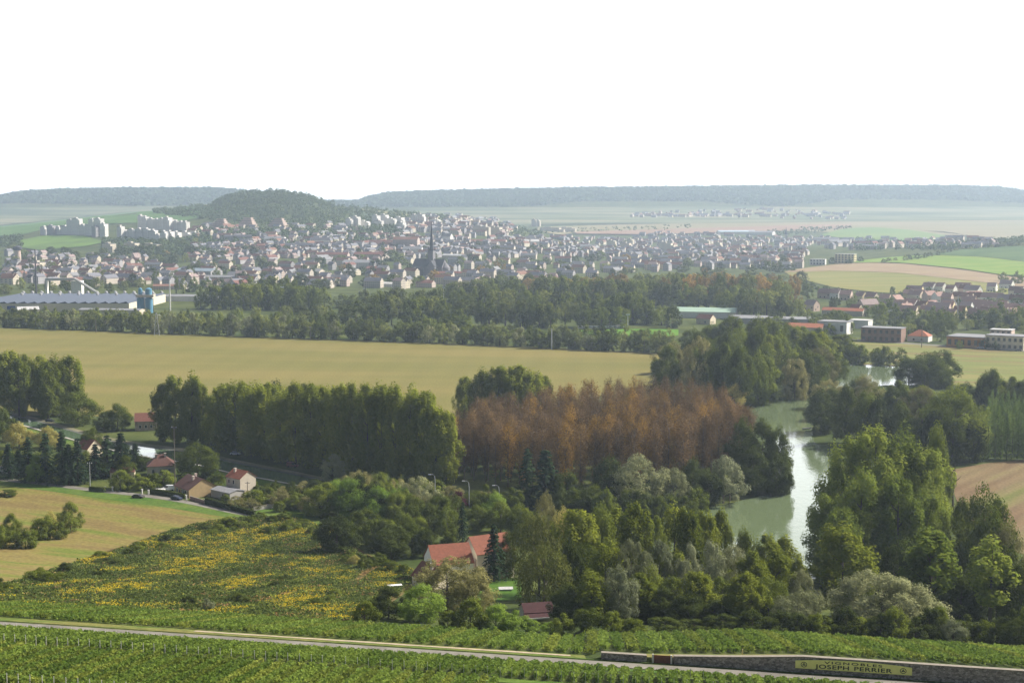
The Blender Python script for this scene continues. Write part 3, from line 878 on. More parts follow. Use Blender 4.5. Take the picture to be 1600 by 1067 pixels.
# around the red roofed farm
T('olive', 700, 868, 130, "spreading olive willow in front of the red roofed farm", d=281)
T('olive', 738, 890, 70, "second olive willow beside the garden lawn", d=277)
T('light', 657, 916, 76, "bright green round tree in front of the spreading olive willow", d=259)
T('dark', 607, 918, 66, "brownish dark tree with a gap under its crown by the meadow corner", d=263)
T('spruce', 772, 813, 50, "spruce standing in front of the gabled farmhouse", d=352)
T('spruce', 723, 780, 28, "dark narrow spruce behind the farm's red roofs", y=850)
T('dark', 792, 830, 36, "dark tree right of the gabled farmhouse", d=360)
for px, yt, wp in [(570, 940, 50), (735, 935, 60), (775, 945, 60), (805, 955, 50), (700, 955, 40), (832, 968, 30), (860, 972, 36)]:
    T('shrub' if px < 760 else 'light_shrub', px, yt, wp, "garden shrub in the hedge between farm lawn and vines", d=249, group="shrubs in front of the farm")
for px, yt, wp, y, k, lb in [
    (527, 806, 66, 866, 'dark', "round dark tree standing out into the goldenrod meadow"), (612, 822, 70, 874, 'dark', "wide dark tree left of the farm"),
    (570, 795, 54, 838, 'broad', "mid green tree behind the round dark meadow tree"), (505, 752, 74, 806, 'broad', "full green tree at the lane's end"),
    (546, 750, 62, 808, 'light', "yellowish green tree right of the tree at the lane's end"), (590, 762, 58, 812, 'light', "light green tree in the cluster above the farm"),
    (628, 800, 50, 850, 'broad', "tree above the farm's left barn"), (655, 810, 48, 850, 'broad', "small tree close by the barn's left corner"),
    (655, 745, 70, 806, 'willow', "greyish feathery tree between grove and farm"), (690, 775, 50, 822, 'broad', "tree just above the barn roof"),
    (620, 770, 46, 815, 'broad', "tree left of the greyish feathery tree"), (715, 768, 36, 800, 'purple', "purple leaved small tree by the street lamp"),
    (775, 772, 46, 820, 'light', "pale green tree behind the gabled farmhouse"), (808, 790, 44, 836, 'broad', "tree between gabled farmhouse and weeping willows"),
    (746, 790, 40, 828, 'broad', "tree behind the gable of the farmhouse"), (520, 709, 44, 756, 'silver', "whitish willow beside the canal's end"),
    (560, 733, 52, 778, 'olive', "olive tree right of the whitish willow"), (595, 740, 44, 790, 'broad', "small tree under the dark poplar row"),
    (645, 775, 40, 830, 'broad', "leafy tree in the gap above the barn"), (480, 775, 36, 800, 'olive', "rusty leaved small tree by the lane wall"),
    (440, 765, 40, 792, 'olive', "rust tinged small tree by the canal bank garden"), (462, 770, 36, 796, 'broad', "small tree by the canal bank garden"),
    (700, 790, 46, 850, 'broad', "bushy tree directly behind the barn"), (670, 790, 46, 845, 'dark', "dark bushy tree left of the barn roof ridge"),
    (760, 760, 40, 800, 'shrub', "shrub below the withered grove beside the lamps"), (800, 765, 40, 805, 'shrub', "shrub at the foot of the twin spruces"),
    (555, 868, 26, 884, 'yellow', "small yellow flowering bush beside the round dark tree")]:
    T(k, px, yt, wp, lb, y=y)
for ks, line, tops, n, wp, lb, g in [
    (['broad', 'light', 'olive', 'dark'], [(500, 795), (560, 805), (640, 812), (700, 815)], [(500, 752), (560, 748), (640, 770), (700, 778)], 11, (40, 60), "garden tree in the thicket between canal end and farm", "thicket above the farm"),
    (['broad', 'dark', 'shrub'], [(560, 850), (620, 862), (660, 868)], [(560, 812), (660, 822)], 7, (36, 52), "tree in the thicket left of the farm buildings", "thicket left of the farm"),
    (['broad', 'shrub', 'olive'], [(560, 770), (640, 778), (720, 786), (800, 795)], [(560, 742), (640, 750), (720, 762), (800, 770)], 12, (34, 50), "tree along the foot of the poplar row and withered grove", "trees at the foot of the poplar row"),
    (['broad', 'dark', 'olive'], [(790, 835), (830, 845), (880, 850)], [(790, 790), (880, 800)], 6, (40, 56), "shaded tree behind the weeping willows", "trees behind the weeping willows"),
    (['dark', 'broad', 'shrub'], [(870, 810), (950, 815), (1040, 815), (1090, 803)], [(870, 770), (950, 768), (1040, 775), (1090, 768)], 12, (36, 54), "dark tree along the shore below the withered grove", "shore trees below the withered grove"),
    (['broad', 'shrub'], [(0, 735), (80, 742), (200, 745)], [(0, 700), (80, 705), (200, 715)], 9, (30, 44), "leafy tree mixed among the spruces by the lane", "leafy trees among the spruces"),
    (['broad', 'shrub', 'olive'], [(395, 778), (440, 775), (480, 775)], [(395, 764), (480, 756)], 7, (20, 30), "garden tree between canal and concrete wall", "garden trees by the concrete wall")]:
    belt(ks, line, tops, n, wp, lb, g, 3, 6)
# below the withered grove
T('spruce', 824, 694, 50, "slender spruce, the left of the twin spruces before the withered grove", y=792)
T('spruce', 852, 697, 76, "broad spruce, the right of the twin spruces before the withered grove", y=796)
for px, yt, wp, y, k, lb in [
    (885, 738, 58, 800, 'broad', "leafy tree right of the twin spruces"), (1000, 712, 112, 800, 'willow', "big grey green willow at the foot of the withered grove"),
    (952, 716, 70, 796, 'dark', "dark tree left of the big grey green willow"), (1052, 735, 66, 800, 'willow', "lower grey willow right of the big one"),
    (1082, 718, 54, 792, 'dark', "dark tree between the grey willows by the river"), (1130, 715, 72, 786, 'silver', "grey leaved tree leaning over the river shore"),
    (1105, 735, 54, 790, 'dark', "dark tree low over the river shore"), (930, 760, 50, 804, 'broad', "small tree under the big grey green willow"),
    (985, 765, 50, 806, 'shrub', "shrub on the shore below the big grey green willow"), (1040, 770, 50, 806, 'shrub', "shrub on the shore beside the dark trees"),
    (1158, 655, 60, 752, 'dark', "tall dark tree at the river corner of the withered grove"), (1190, 660, 66, 762, 'dark', "dark tree second from the river point"),
    (1215, 668, 48, 766, 'dark', "dark tree standing on the river point"), (1175, 700, 62, 772, 'dark', "dark lower tree filling the river point"),
    (1212, 715, 48, 774, 'dark', "dark bushy tree hanging over the water at the point"), (1225, 735, 30, 772, 'dark_shrub', "dark shrub at the tip of the river point")]:
    T(k, px, yt, wp, lb, y=y)
# the withered plantation
front = [(700, 748), (770, 757), (830, 768), (900, 776), (1000, 774), (1080, 765), (1140, 742), (1168, 722)]
back = [(715, 705), (770, 700), (830, 695), (900, 684), (960, 678), (1040, 680), (1110, 690), (1160, 705)]
topl = [(700, 646), (760, 632), (850, 622), (900, 604), (960, 597), (1050, 600), (1120, 616), (1165, 640), (1185, 668)]
A_, B_ = resample(front, 26), resample(back, 26)
for j in range(10):
    for i in range(26):
        t = j / 9
        q = A_[i] * (1 - t) + B_[i] * t
        x, y = q[0] + TR.uniform(-7, 7), q[1] + TR.uniform(-2.5, 2.5)
        p = at(x, y)
        h = 23.0 * (1.12 if x > 850 else 1.0) * TR.uniform(.93, 1.03) * (1 - .25 * (i < 2) - .2 * (i > 23))
        g = TR.random() < (.30 if 880 < x < 1060 else .10)
        tree('golden' if g else 'brown', p, h, 7.0 * TR.uniform(.85, 1.2),
             "golden brown poplar in the withered grove" if g else "withered brown poplar with a pale stem in the grove", "withered poplar grove")
T('poplar', 888, 606, 22, "lone green poplar still standing among the withered trees", y=690)
T('young', 955, 640, 14, "small green sapling among the withered trees", y=700)
for px, yt, wp, y in [(725, 590, 30, 655), (752, 580, 46, 660), (778, 574, 52, 662), (805, 573, 54, 662), (832, 582, 50, 662), (850, 590, 34, 660)]:
    T('poplar', px, yt, wp, "tall green poplar in the clump behind the withered grove", y=y, group="poplars behind the withered grove")
# poplars along the canal
for px, yt, wp, y in [(255, 602, 42, 690), (275, 590, 50, 692), (300, 588, 48, 694), (318, 604, 36, 696)]:
    T('poplar', px, yt, wp, "poplar in the clump beside the white lock house", y=y, group="poplars by the lock house")
L = [(345, 602, 704), (368, 600, 708), (392, 602, 712), (414, 606, 716), (438, 609, 722), (462, 609, 726), (486, 607, 731), (508, 606, 735), (530, 607, 739), (552, 608, 743), (574, 609, 746),
     (596, 608, 749), (618, 611, 752), (640, 612, 754), (662, 620, 757), (682, 634, 760), (697, 648, 760)]
for px, yt, y in L:
    T('poplar', px, yt + TR.uniform(-4, 4), 50, "tall poplar in the front row along the canal", y=y, group="poplar row along the canal")
for px, yt, y in [(355 + 24 * i, 602 + TR.uniform(-2, 8) + (i > 11) * 6, 690 + 3.2 * i) for i in range(14)]:
    T('poplar', px, yt, 50, "poplar in the second row along the canal", y=y, group="rear poplar row along the canal")
T('dark', 432, 597, 58, "dark tree peeping over the poplar row", y=668)
for px, yt, wp, y in [(-12, 555, 50, 640), (14, 551, 48, 640), (40, 556, 46, 642), (64, 558, 46, 644), (88, 560, 46, 646), (112, 558, 50, 648), (30, 565, 46, 652), (75, 568, 46, 655)]:
    T('poplar', px, yt, wp, "poplar of the canal clump cut by the left edge", y=y, group="poplars at the canal's far bend")
T('broad', 122, 613, 70, "rounded bushy tree right of the leftmost poplars", y=664)
T('broad', 184, 632, 50, "small round tree left of the lock house", y=672)
T('dark', 163, 646, 34, "dark clipped bush left of the small round tree", y=674)
# conifers and gardens at the left
for px, yt, wp, y in [(14, 690, 34, 748), (45, 678, 38, 752), (72, 672, 38, 753), (98, 668, 42, 755), (122, 680, 36, 756), (150, 690, 36, 748), (168, 676, 42, 744), (190, 672, 42, 742), (212, 690, 32, 730), (30, 700, 32, 745), (108, 690, 36, 757)]:
    T('spruce', px, yt, wp * 1.2, "dark spruce in the row beside the village lane", y=y, group="spruces by the village lane")
for px, yt, wp, y, k, lb in [
    (57, 712, 36, 754, 'light', "light green tree in front of the spruces by the lane"), (30, 662, 50, 700, 'yellow', "yellowish tree behind the spruces"),
    (75, 668, 44, 700, 'yellow', "second yellowish tree behind the spruces"), (5, 640, 44, 690, 'broad', "green tree at the left edge by the canal"),
    (142, 668, 40, 712, 'broad', "tree behind the spruces beside the red gable"), (309, 694, 74, 746, 'broad', "large round walnut tree behind the brown roofed bungalow"),
    (215, 742, 46, 765, 'shrub', "garden shrub left of the grey villa"), (188, 735, 44, 765, 'shrub', "garden shrub beside the telegraph pole"),
    (240, 740, 36, 762, 'shrub', "garden shrub below the grey villa"), (255, 735, 40, 758, 'shrub', "shrub against the grey villa's wall"),
    (8, 765, 40, 775, 'shrub', "low garden bush at the lane's left end"), (368, 775, 28, 795, 'olive', "rusty bush beside the red roofed house"),
    (400, 765, 40, 790, 'shrub', "garden bush right of the red roofed house"), (418, 760, 30, 786, 'broad', "garden tree by the canal, right of the red roofed house"),
    (352, 772, 16, 784, 'broad', "tiny garden tree in front of the flat shed"), (392, 780, 36, 797, 'olive', "rusty garden bush at the hedge's end"),
    (202, 700, 34, 725, 'dark', "dark tree between the spruces and the grey villa"), (222, 712, 30, 735, 'dark', "dark bush left of the grey villa's gable"),
    (110, 786, 44, 831, 'broad', "isolated round tree at the tip of the field hedge"), (70, 806, 46, 843, 'shrub', "dark bush in the middle of the field hedge"),
    (78, 800, 24, 838, 'yellow', "yellowing bush in the field hedge"), (18, 804, 34, 846, 'broad', "tree at the left end of the field hedge"),
    (40, 826, 50, 856, 'shrub', "low bush at the front of the field hedge"), (3, 822, 40, 856, 'shrub', "bush cut by the left edge in the field hedge"),
    (92, 815, 30, 842, 'shrub', "bush under the isolated round tree")]:
    T(k, px, yt, wp, lb, y=y)

# ------------------------------------------------------------------ river banks further up
belt(['broad', 'broad', 'dark', 'olive'], [(1045, 605), (1090, 618), (1130, 630), (1170, 637), (1215, 630), (1260, 613), (1305, 598)],
     [(1040, 545), (1090, 535), (1150, 545), (1200, 560), (1260, 548), (1310, 552)], 17, (48, 66), "leafy tree in the front of the left river bank wood", "left river bank front trees", 2, 9)
belt(['broad', 'broad', 'poplar', 'dark'], [(1060, 585), (1120, 600), (1180, 606), (1240, 594), (1300, 580)],
     [(1050, 533), (1100, 526), (1160, 520), (1230, 520), (1300, 535)], 15, (42, 58), "tree in the middle of the left river bank wood", "left river bank middle trees", 2, 8)
belt(['broad', 'poplar'], [(1085, 560), (1150, 562), (1220, 562), (1300, 562)], [(1080, 515), (1150, 497), (1220, 503), (1300, 525)], 13, (36, 52),
     "tree at the back of the left river bank wood", "left river bank rear trees", 2, 6)
T('yellow', 1148, 600, 40, "yellow flecked tree on the bank above the withered grove", y=640)
belt(['f_broad', 'f_round'], [(1320, 568), (1360, 570), (1400, 572)], [(1320, 535), (1400, 545)], 9, (24, 36), "bush tree on the far bank of the upper river bend", "upper bend far bank trees", 1, 3)
for px, yt, wp, y in [(1420, 562, 60, 600), (1445, 552, 60, 602), (1470, 548, 54, 600), (1472, 565, 50, 606)]:
    T('broad', px, yt, wp, "round bank tree at the bend before the right field", y=y, group="trees at the river bend")
belt(['broad', 'dark', 'olive', 'dark'], [(1288, 655), (1300, 690), (1345, 698), (1395, 706), (1430, 712), (1490, 722)], [(1280, 605), (1320, 610), (1380, 625), (1430, 640), (1500, 650)],
     11, (46, 64), "tree at the water's edge on the right bank", "right river bank front trees", 2, 6)
belt(['broad', 'broad', 'olive', 'poplar'], [(1310, 640), (1370, 655), (1430, 660), (1490, 670)], [(1300, 592), (1340, 590), (1400, 598), (1440, 605), (1500, 608)], 10, (46, 64),
     "tree in the second line of the right bank", "right river bank rear trees", 2, 6)
T('broad', 1490, 608, 100, "wide high tree with a loose crown beside the sapling plantation", y=716)
T('dark', 1520, 655, 50, "dark tree next to the wide loose crowned tree", y=722)
T('broad', 1424, 655, 54, "round tree above the great poplar clump", y=712)
belt(['broad', 'dark', 'poplar'], [(1500, 640), (1550, 642), (1620, 645)], [(1500, 605), (1552, 582), (1600, 592)], 8, (36, 54), "tree behind the sapling plantation", "trees behind the saplings", 2, 6)
for j in range(7):
    for i in range(14):
        x = 1536 + i * 9 + j * 2.0; y = 716 - j * 8.5 + i * .25
        p = at(x + TR.uniform(-1, 1), y + TR.uniform(-.4, .4))
        tree('young', p, 17 * TR.uniform(.9, 1.08), 3.6, "slim young poplar in the planted rows by the ploughed field", "planted sapling rows")

# ------------------------------------------------------------------ belts beyond the crop field
belt(['f_broad', 'f_broad', 'f_willow', 'f_round'], [(-60, 509), (0, 511), (150, 516), (300, 522), (450, 528), (600, 533), (740, 538), (860, 544), (950, 548), (1045, 552)],
     [(-60, 486), (0, 485), (100, 486), (200, 488), (300, 490), (420, 494), (520, 500), (600, 505), (700, 508), (800, 512), (900, 520), (1040, 520)], 96, (20, 32),
     "bushy tree in the hedge line along the far side of the crop", "hedge line beyond the crop", 1, 4)
belt(['f_broad', 'f_round'], [(-60, 503), (150, 508), (300, 512), (450, 518), (620, 523), (760, 527), (900, 533), (1040, 540)],
     [(-60, 481), (150, 480), (300, 486), (420, 482), (520, 490), (600, 500), (700, 503), (860, 512), (1000, 512)], 74, (18, 28),
     "tree in the second line behind the far hedge", "second line beyond the crop", 2, 4)
for px, yt, wp, y, lb in [(715, 484, 66, 522, "great round tree standing alone before the park belts"), (557, 470, 64, 512, "broad dark tree left of the park belts"),
                          (585, 476, 46, 514, "round tree right of the broad dark park tree"), (670, 494, 44, 530, "rounded tree just left of the great round park tree"),
                          (935, 510, 40, 540, "dark round tree in front of the sports lawn"), (1050, 478, 36, 512, "dark round tree left of the green roofed hall")]:
    T('f_dark' if 'dark' in lb else 'f_round', px, yt, wp, lb, y=y)
for a, (line, tops, n, wp, ks, lb) in enumerate([
    ([(590, 508), (700, 508), (850, 512), (960, 512)], [(590, 462), (640, 464), (760, 470), (850, 470), (960, 478)], 30, (22, 34), ['f_row', 'f_round'], "tree in the nearest line of the riverside park"),
    ([(575, 488), (700, 490), (850, 494), (1000, 498)], [(575, 452), (700, 450), (800, 452), (900, 458), (1000, 465)], 34, (20, 30), ['f_row'], "tree in the middle avenue of the riverside park"),
    ([(940, 500), (980, 505), (1030, 508)], [(940, 470), (985, 453), (1030, 475)], 10, (24, 36), ['f_round'], "round tree on the mound left of the green roofed hall"),
    ([(700, 470), (850, 474), (1000, 478), (1160, 484)], [(700, 440), (800, 436), (900, 432), (1000, 440), (1160, 447)], 40, (20, 30), ['f_row', 'f_round'], "tree in the far avenue of the park"),
    ([(820, 456), (950, 458), (1100, 462), (1230, 468)], [(820, 436), (900, 432), (960, 430), (1100, 424), (1230, 430)], 34, (18, 28), ['f_autumn', 'f_autumn', 'f_row'], "orange tinted tree at the back of the park"),
    ([(970, 470), (1100, 474), (1240, 482)], [(970, 438), (1100, 430), (1180, 432), (1240, 445)], 26, (18, 28), ['f_autumn', 'f_row', 'f_round'], "yellowing tree in the park towards the right houses"),
    ([(1130, 492), (1180, 496), (1240, 500)], [(1130, 455), (1180, 450), (1240, 465)], 16, (20, 28), ['f_round', 'f_row'], "tree between park and right houses"),
    ([(318, 482), (400, 484), (490, 486)], [(318, 448), (360, 446), (400, 444), (490, 450)], 16, (16, 26), ['f_poplar'], "tall poplar of the dark rows before the town"),
    ([(380, 476), (440, 478), (560, 480)], [(380, 436), (440, 432), (500, 450), (560, 462)], 14, (24, 36), ['f_dark', 'f_round'], "dark full tree behind the tall town side poplars"),
    ([(440, 505), (480, 506), (530, 508)], [(440, 478), (530, 478)], 8, (14, 20), ['f_row'], "small avenue tree by the floodlit field"),
    ([(760, 450), (830, 452), (900, 452)], [(760, 432), (830, 428), (900, 436)], 10, (18, 30), ['f_dark'], "dark tree at the town edge behind the park")]):
    belt(ks + ['f_round'], line, tops, n, (wp[0] * 1.25, wp[1] * 1.3), lb, lb.replace(' tree', ' trees', 1), 1.5, 2.2)
# ------------------------------------------------------------------ vineyard rows
M_VINE = leaf_mat("vine leaves", (.046, .08, .013), (.108, .138, .025), .38, .12)
M_VINE2 = leaf_mat("yellowing vine leaves", (.055, .082, .014), (.125, .138, .025), .38, .12)
M_POST = plain_mat("weathered post", (.50, .48, .44), .8, noise=.2, nscale=4)
POST = MB().box((0, 0, -.15), (.065, .065, 1.5), taper=.9).mesh("end post", M_POST)
VR = np.random.default_rng(77)
def vine_row(x0, s0, s1, mat, per_m, size, label, group, hgt=1.08, half=.31, post=True, lean=.10):
    L = s1 - s0
    n = int(L * per_m)
    # long vigour waves along the row and gaps
    s = VR.uniform(s0, s1, n)
    vig = .85 + .15 * np.sin(s * 1.7 + x0) * np.sin(s * .53 + x0 * 1.3)
    x = x0 + lean * (s - s0) + VR.normal(0, half * .55, n)
    y = s - .21 * x
    u = VR.uniform(0, 1, n) ** .7
    z = terrain(x, y) + .25 + (hgt - .25) * u * vig + VR.normal(0, .05, n)
    C = np.stack([x, y, z], 1)
    N = VR.normal(0, .6, (n, 3)) + np.array([0, -.25, .75])
    base = np.array([x0, s0 - .21 * x0, float(terrain(x0, s0 - .21 * x0))])
    C[:, 2] = np.minimum(C[:, 2], terrain(x, y) + hgt * 1.15)
    me = quads_mesh("vine foliage", leaf_quads(VR, C - base, N, size, .8), [mat])
    o = tag(put("vine_row", me, None, base.tolist()), label, "vine row", group)
    if post:
        put("end_post", POST, o, (VR.uniform(-.05, .05), -.18, 0))
for k in range(54):                       # nearest block, below the grass lane
    vine_row(-71 + 1.25 * k, 126, 156.0, M_VINE2 if (k * 3) % 7 < 3 else M_VINE, 64, .34, "leafy vine row in the nearest block, running down to the grass lane", "vine rows nearest the camera")
for k in range(90):
    vine_row(-70 + 1.4 * k, 159.2, 173.6, M_VINE, 62, .34, "vine row with pale end posts between grass lane and road", "vine rows between lane and road")
for k in range(84):
    vine_row(-74 + 1.6 * k, 175.6, 180.4, M_VINE, 60, .34, "short vine row in the strip just above the road", "short vine rows along the road")
for k in range(94):
    x0 = -93 + 2.0 * k
    right = x0 > 12
    vine_row(x0, 198 if right else 195, 239, M_VINE2 if (k * 7) % 11 < 3 else M_VINE, 46, .40, "vine row beyond the road, ending at the trees and meadow" if not right else "vine row on the terrace above the stone wall",
             "vine rows beyond the road" if not right else "vine rows on the wall terrace", half=.6, post=False, lean=.06)

# ------------------------------------------------------------------ stone wall with the painted sign
def stone_wall_mat():
    m, n, p = new_mat("rubble stone")
    p.inputs['Roughness'].default_value = .95
    tc = n.nodes.new("ShaderNodeTexCoord"); mp = n.nodes.new("ShaderNodeMapping"); mp.inputs['Scale'].default_value = (1, 1, 1.7)
    vo = n.nodes.new("ShaderNodeTexVoronoi"); vo.inputs['Scale'].default_value = 2.6
    cr = n.nodes.new("ShaderNodeValToRGB")
    cr.color_ramp.elements[0].color = (.15, .125, .11, 1); cr.color_ramp.elements[1].color = (.42, .37, .33, 1)
    n.links.new(tc.outputs['Object'], mp.inputs[0]); n.links.new(mp.outputs[0], vo.inputs['Vector'])
    sx = n.nodes.new("ShaderNodeSeparateColor"); n.links.new(vo.outputs['Color'], sx.inputs[0])
    n.links.new(sx.outputs[0], cr.inputs[0])
    ve = n.nodes.new("ShaderNodeTexVoronoi"); ve.feature = 'DISTANCE_TO_EDGE'; ve.inputs['Scale'].default_value = 2.6
    n.links.new(mp.outputs[0], ve.inputs['Vector'])
    mr = n.nodes.new("ShaderNodeMapRange"); mr.inputs[2].default_value = .08; mr.inputs[3].default_value = .45
    n.links.new(ve.outputs['Distance'], mr.inputs[0])
    h = n.nodes.new("ShaderNodeHueSaturation"); n.links.new(cr.outputs[0], h.inputs['Color']); n.links.new(mr.outputs[0], h.inputs['Value'])
    n.links.new(h.outputs[0], p.inputs['Base Color'])
    b = n.nodes.new("ShaderNodeBump"); b.inputs['Strength'].default_value = .6; b.inputs['Distance'].default_value = .1
    n.links.new(ve.outputs['Distance'], b.inputs['Height']); n.links.new(b.outputs[0], p.inputs['Normal'])
    return m
M_WALL = stone_wall_mat()
M_COPE = plain_mat("coping stone", (.24, .21, .17), .9, noise=.2, nscale=2)
def wall_pt(x, off=0.0):
    return Vector((x, S_WALL - .15 + off - .21 * x, float(terrain(x, S_WALL - .4 - .21 * x))))
def run_wall(xs, name, hfun, mat, cope, label):
    root = put(name, None, None, wall_pt(xs[0]))
    o0 = wall_pt(xs[0])
    for part, m, y0, y1, lo, hi in (("masonry", mat, 0.0, .62, None, 0.0), ("coping", cope, -.06, .68, .003, .10)):
        mb = MB()
        for i, x in enumerate(xs):
            b = wall_pt(x) - o0
            h = hfun(x)
            bot = -.4 if lo is None else h + lo
            top = h + hi
            mb.v += [(b.x, b.y + y0, b.z + bot), (b.x, b.y + y0, b.z + top), (b.x, b.y + y1, b.z + top), (b.x, b.y + y1, b.z + bot)]
        n = len(xs)
        for i in range(n - 1):
            a, c = 4 * i, 4 * (i + 1)
            mb.f += [(a, c, c + 1, a + 1), (a + 1, c + 1, c + 2, a + 2), (a + 2, c + 2, c + 3, a + 3), (a + 3, c + 3, c, a)]
        mb.f += [(0, 1, 2, 3), (4*(n-1)+3, 4*(n-1)+2, 4*(n-1)+1, 4*(n-1))]
        put(part, mb.mesh(part, m), root)
    tag(root, label, "wall")
wh = lambda x: float(wall_h(x)) + .12
run_wall(list(np.arange(21.5, 141, 1.5)), "stone_wall", wh, M_WALL, M_COPE, "long dark rubble stone wall carrying the yellow sign above the road")
run_wall(list(np.arange(12.0, 18.6, 1.0)), "stone_wall", lambda x: .85, M_WALL, M_COPE, "low short stone wall left of the rusty gate")
gate = put("rusty_gate", None, None, wall_pt(18.8))
e = wall_pt(21.2) - wall_pt(18.8)
M_RUST = plain_mat("rusty panel", (.17, .055, .025), .8, noise=.3, nscale=4)
gm = MB(); gm.add([(0, .1, 0), (e.x, e.y + .1, e.z), (e.x, e.y + .1, e.z + 1.05), (0, .1, 1.05), (0, .16, 0), (e.x, e.y + .16, e.z), (e.x, e.y + .16, e.z + 1.05), (0, .16, 1.05)],
                  [(0, 1, 2, 3), (7, 6, 5, 4), (0, 3, 7, 4), (1, 5, 6, 2), (3, 2, 6, 7), (0, 4, 5, 1)])
put("panel", gm.mesh("gate panel", M_RUST), gate)
pm = plain_mat("pale gate post", (.6, .56, .5), .8)
for q in (0, 1):
    put("post", MB().box((0, 0, -.2), (.22, .22, 1.4)).mesh("gate post", pm), gate, (e.x * q, e.y * q, e.z * q))
tag(gate, "rusty brown gate panel between pale posts in the stone wall", "gate")
mk_ = put("marker_post", MB().box((0, 0, -.2), (.16, .16, 1.1), taper=.8).add([(-.1, -.09, .9), (.1, -.09, .9), (0, 0, 1.05)], [(0, 1, 2)]).mesh("marker post", plain_mat("yellowish marker", (.7, .6, .3), .7)), None,
          Vector((31, 193 - .21 * 31, float(terrain(31, 193 - .21 * 31)))))
tag(mk_, "small pale marker post standing on the bank above the wall", "post")

# the sign board
sx0, sx1 = 37.0, 51.4
P0, P1 = wall_pt(sx0, -.10), wall_pt(sx1, -.10)
U = (P1 - P0); SL = U.length; U.normalize()
Nn = Vector((U.y, -U.x, 0)).normalized()      # towards the road
Vv_ = Nn.cross(U); Vv_ = -Vv_ if Vv_.z < 0 else Vv_
M_SIGN = plain_mat("sign yellow", (.86, .82, .27), .55, noise=.06, nscale=1.5)
M_INK = plain_mat("sign lettering", (.018, .03, .022), .5)
sign = put("wall_sign", None)
sign.matrix_world = Matrix(((U.x, Vv_.x, Nn.x, P0.x), (U.y, Vv_.y, Nn.y, P0.y), (U.z, Vv_.z, Nn.z, P0.z + .60), (0, 0, 0, 1)))
arch = [(SL * t, 1.0 + .36 * (1 - (2 * t - 1) ** 2) ** .9) for t in np.linspace(1, 0, 25)]
poly = [(0, 0), (SL, 0)] + arch
bm_ = MB(); n_ = len(poly)
bm_.add([(a, b, 0) for a, b in poly] + [(a, b, .06) for a, b in poly],
        [tuple(range(n_ - 1, -1, -1)), tuple(range(n_, 2 * n_))] + [(i, (i + 1) % n_, (i + 1) % n_ + n_, i + n_) for i in range(n_)])
put("board", bm_.mesh("sign board", M_SIGN), sign)
def lettering(txt, size, wide, cx, y, spacing=1.0, bold=.0, arc=0.0, target=None):
    cu = bpy.data.curves.new("lettering", 'FONT')
    cu.body = txt; cu.size = size; cu.align_x = 'CENTER'; cu.space_character = spacing; cu.offset = bold; cu.extrude = .012
    o = bpy.data.objects.new("lettering", cu); COL.objects.link(o)
    bpy.context.view_layer.update()
    me = bpy.data.meshes.new_from_object(o.evaluated_get(bpy.context.evaluated_depsgraph_get()))
    bpy.data.objects.remove(o)
    co = np.empty(len(me.vertices) * 3); me.vertices.foreach_get('co', co); co = co.reshape(-1, 3)
    if target:
        wide = target / (co[:, 0].max() - co[:, 0].min())
    co[:, 0] *= wide
    if arc:
        co[:, 1] -= arc * (co[:, 0] / (SL / 2)) ** 2
    co += np.array([cx, y, .078])
    me.vertices.foreach_set('co', co.ravel()); me.update()
    me.materials.clear(); me.materials.append(M_INK)
    return put("lettering", me, sign)
lettering("VIGNOBLES", .46, 1.6, SL * .5, .86, 1.25, .004, .20, 7.3)
lettering("JOSEPH", .74, 1.4, SL * .5 - 2.6, .17, 1.08, .010, 0, 4.3)
lettering("PERRIER", .74, 1.4, SL * .5 + 2.45, .17, 1.08, .010, 0, 4.75)
for q in (.075, .925):
    em = MB()
    cx_, cy_ = SL * q, .54
    for k in range(28):
        a0, a1 = 2 * math.pi * k / 28, 2 * math.pi * (k + 1) / 28
        em.add([(cx_ + .40 * math.cos(a0), cy_ + .36 * math.sin(a0), .072), (cx_ + .40 * math.cos(a1), cy_ + .36 * math.sin(a1), .072),
                (cx_ + .32 * math.cos(a1), cy_ + .28 * math.sin(a1), .072), (cx_ + .32 * math.cos(a0), cy_ + .28 * math.sin(a0), .072)], [(0, 1, 2, 3)])
    for k in range(3):          # small leaf shapes inside the ring
        a = math.pi / 2 + k * 2.094
        c_ = (cx_ + .13 * math.cos(a), cy_ + .11 * math.sin(a))
        em.add([(c_[0] + .11 * math.cos(t), c_[1] + .09 * math.sin(t), .072) for t in np.linspace(0, 6.28, 10)[:-1]], [tuple(range(9))])
    put("emblem", em.mesh("ring emblem", M_INK), sign)
tag(sign, "long yellow wall sign with dark lettering and a ring emblem at each end", "sign")

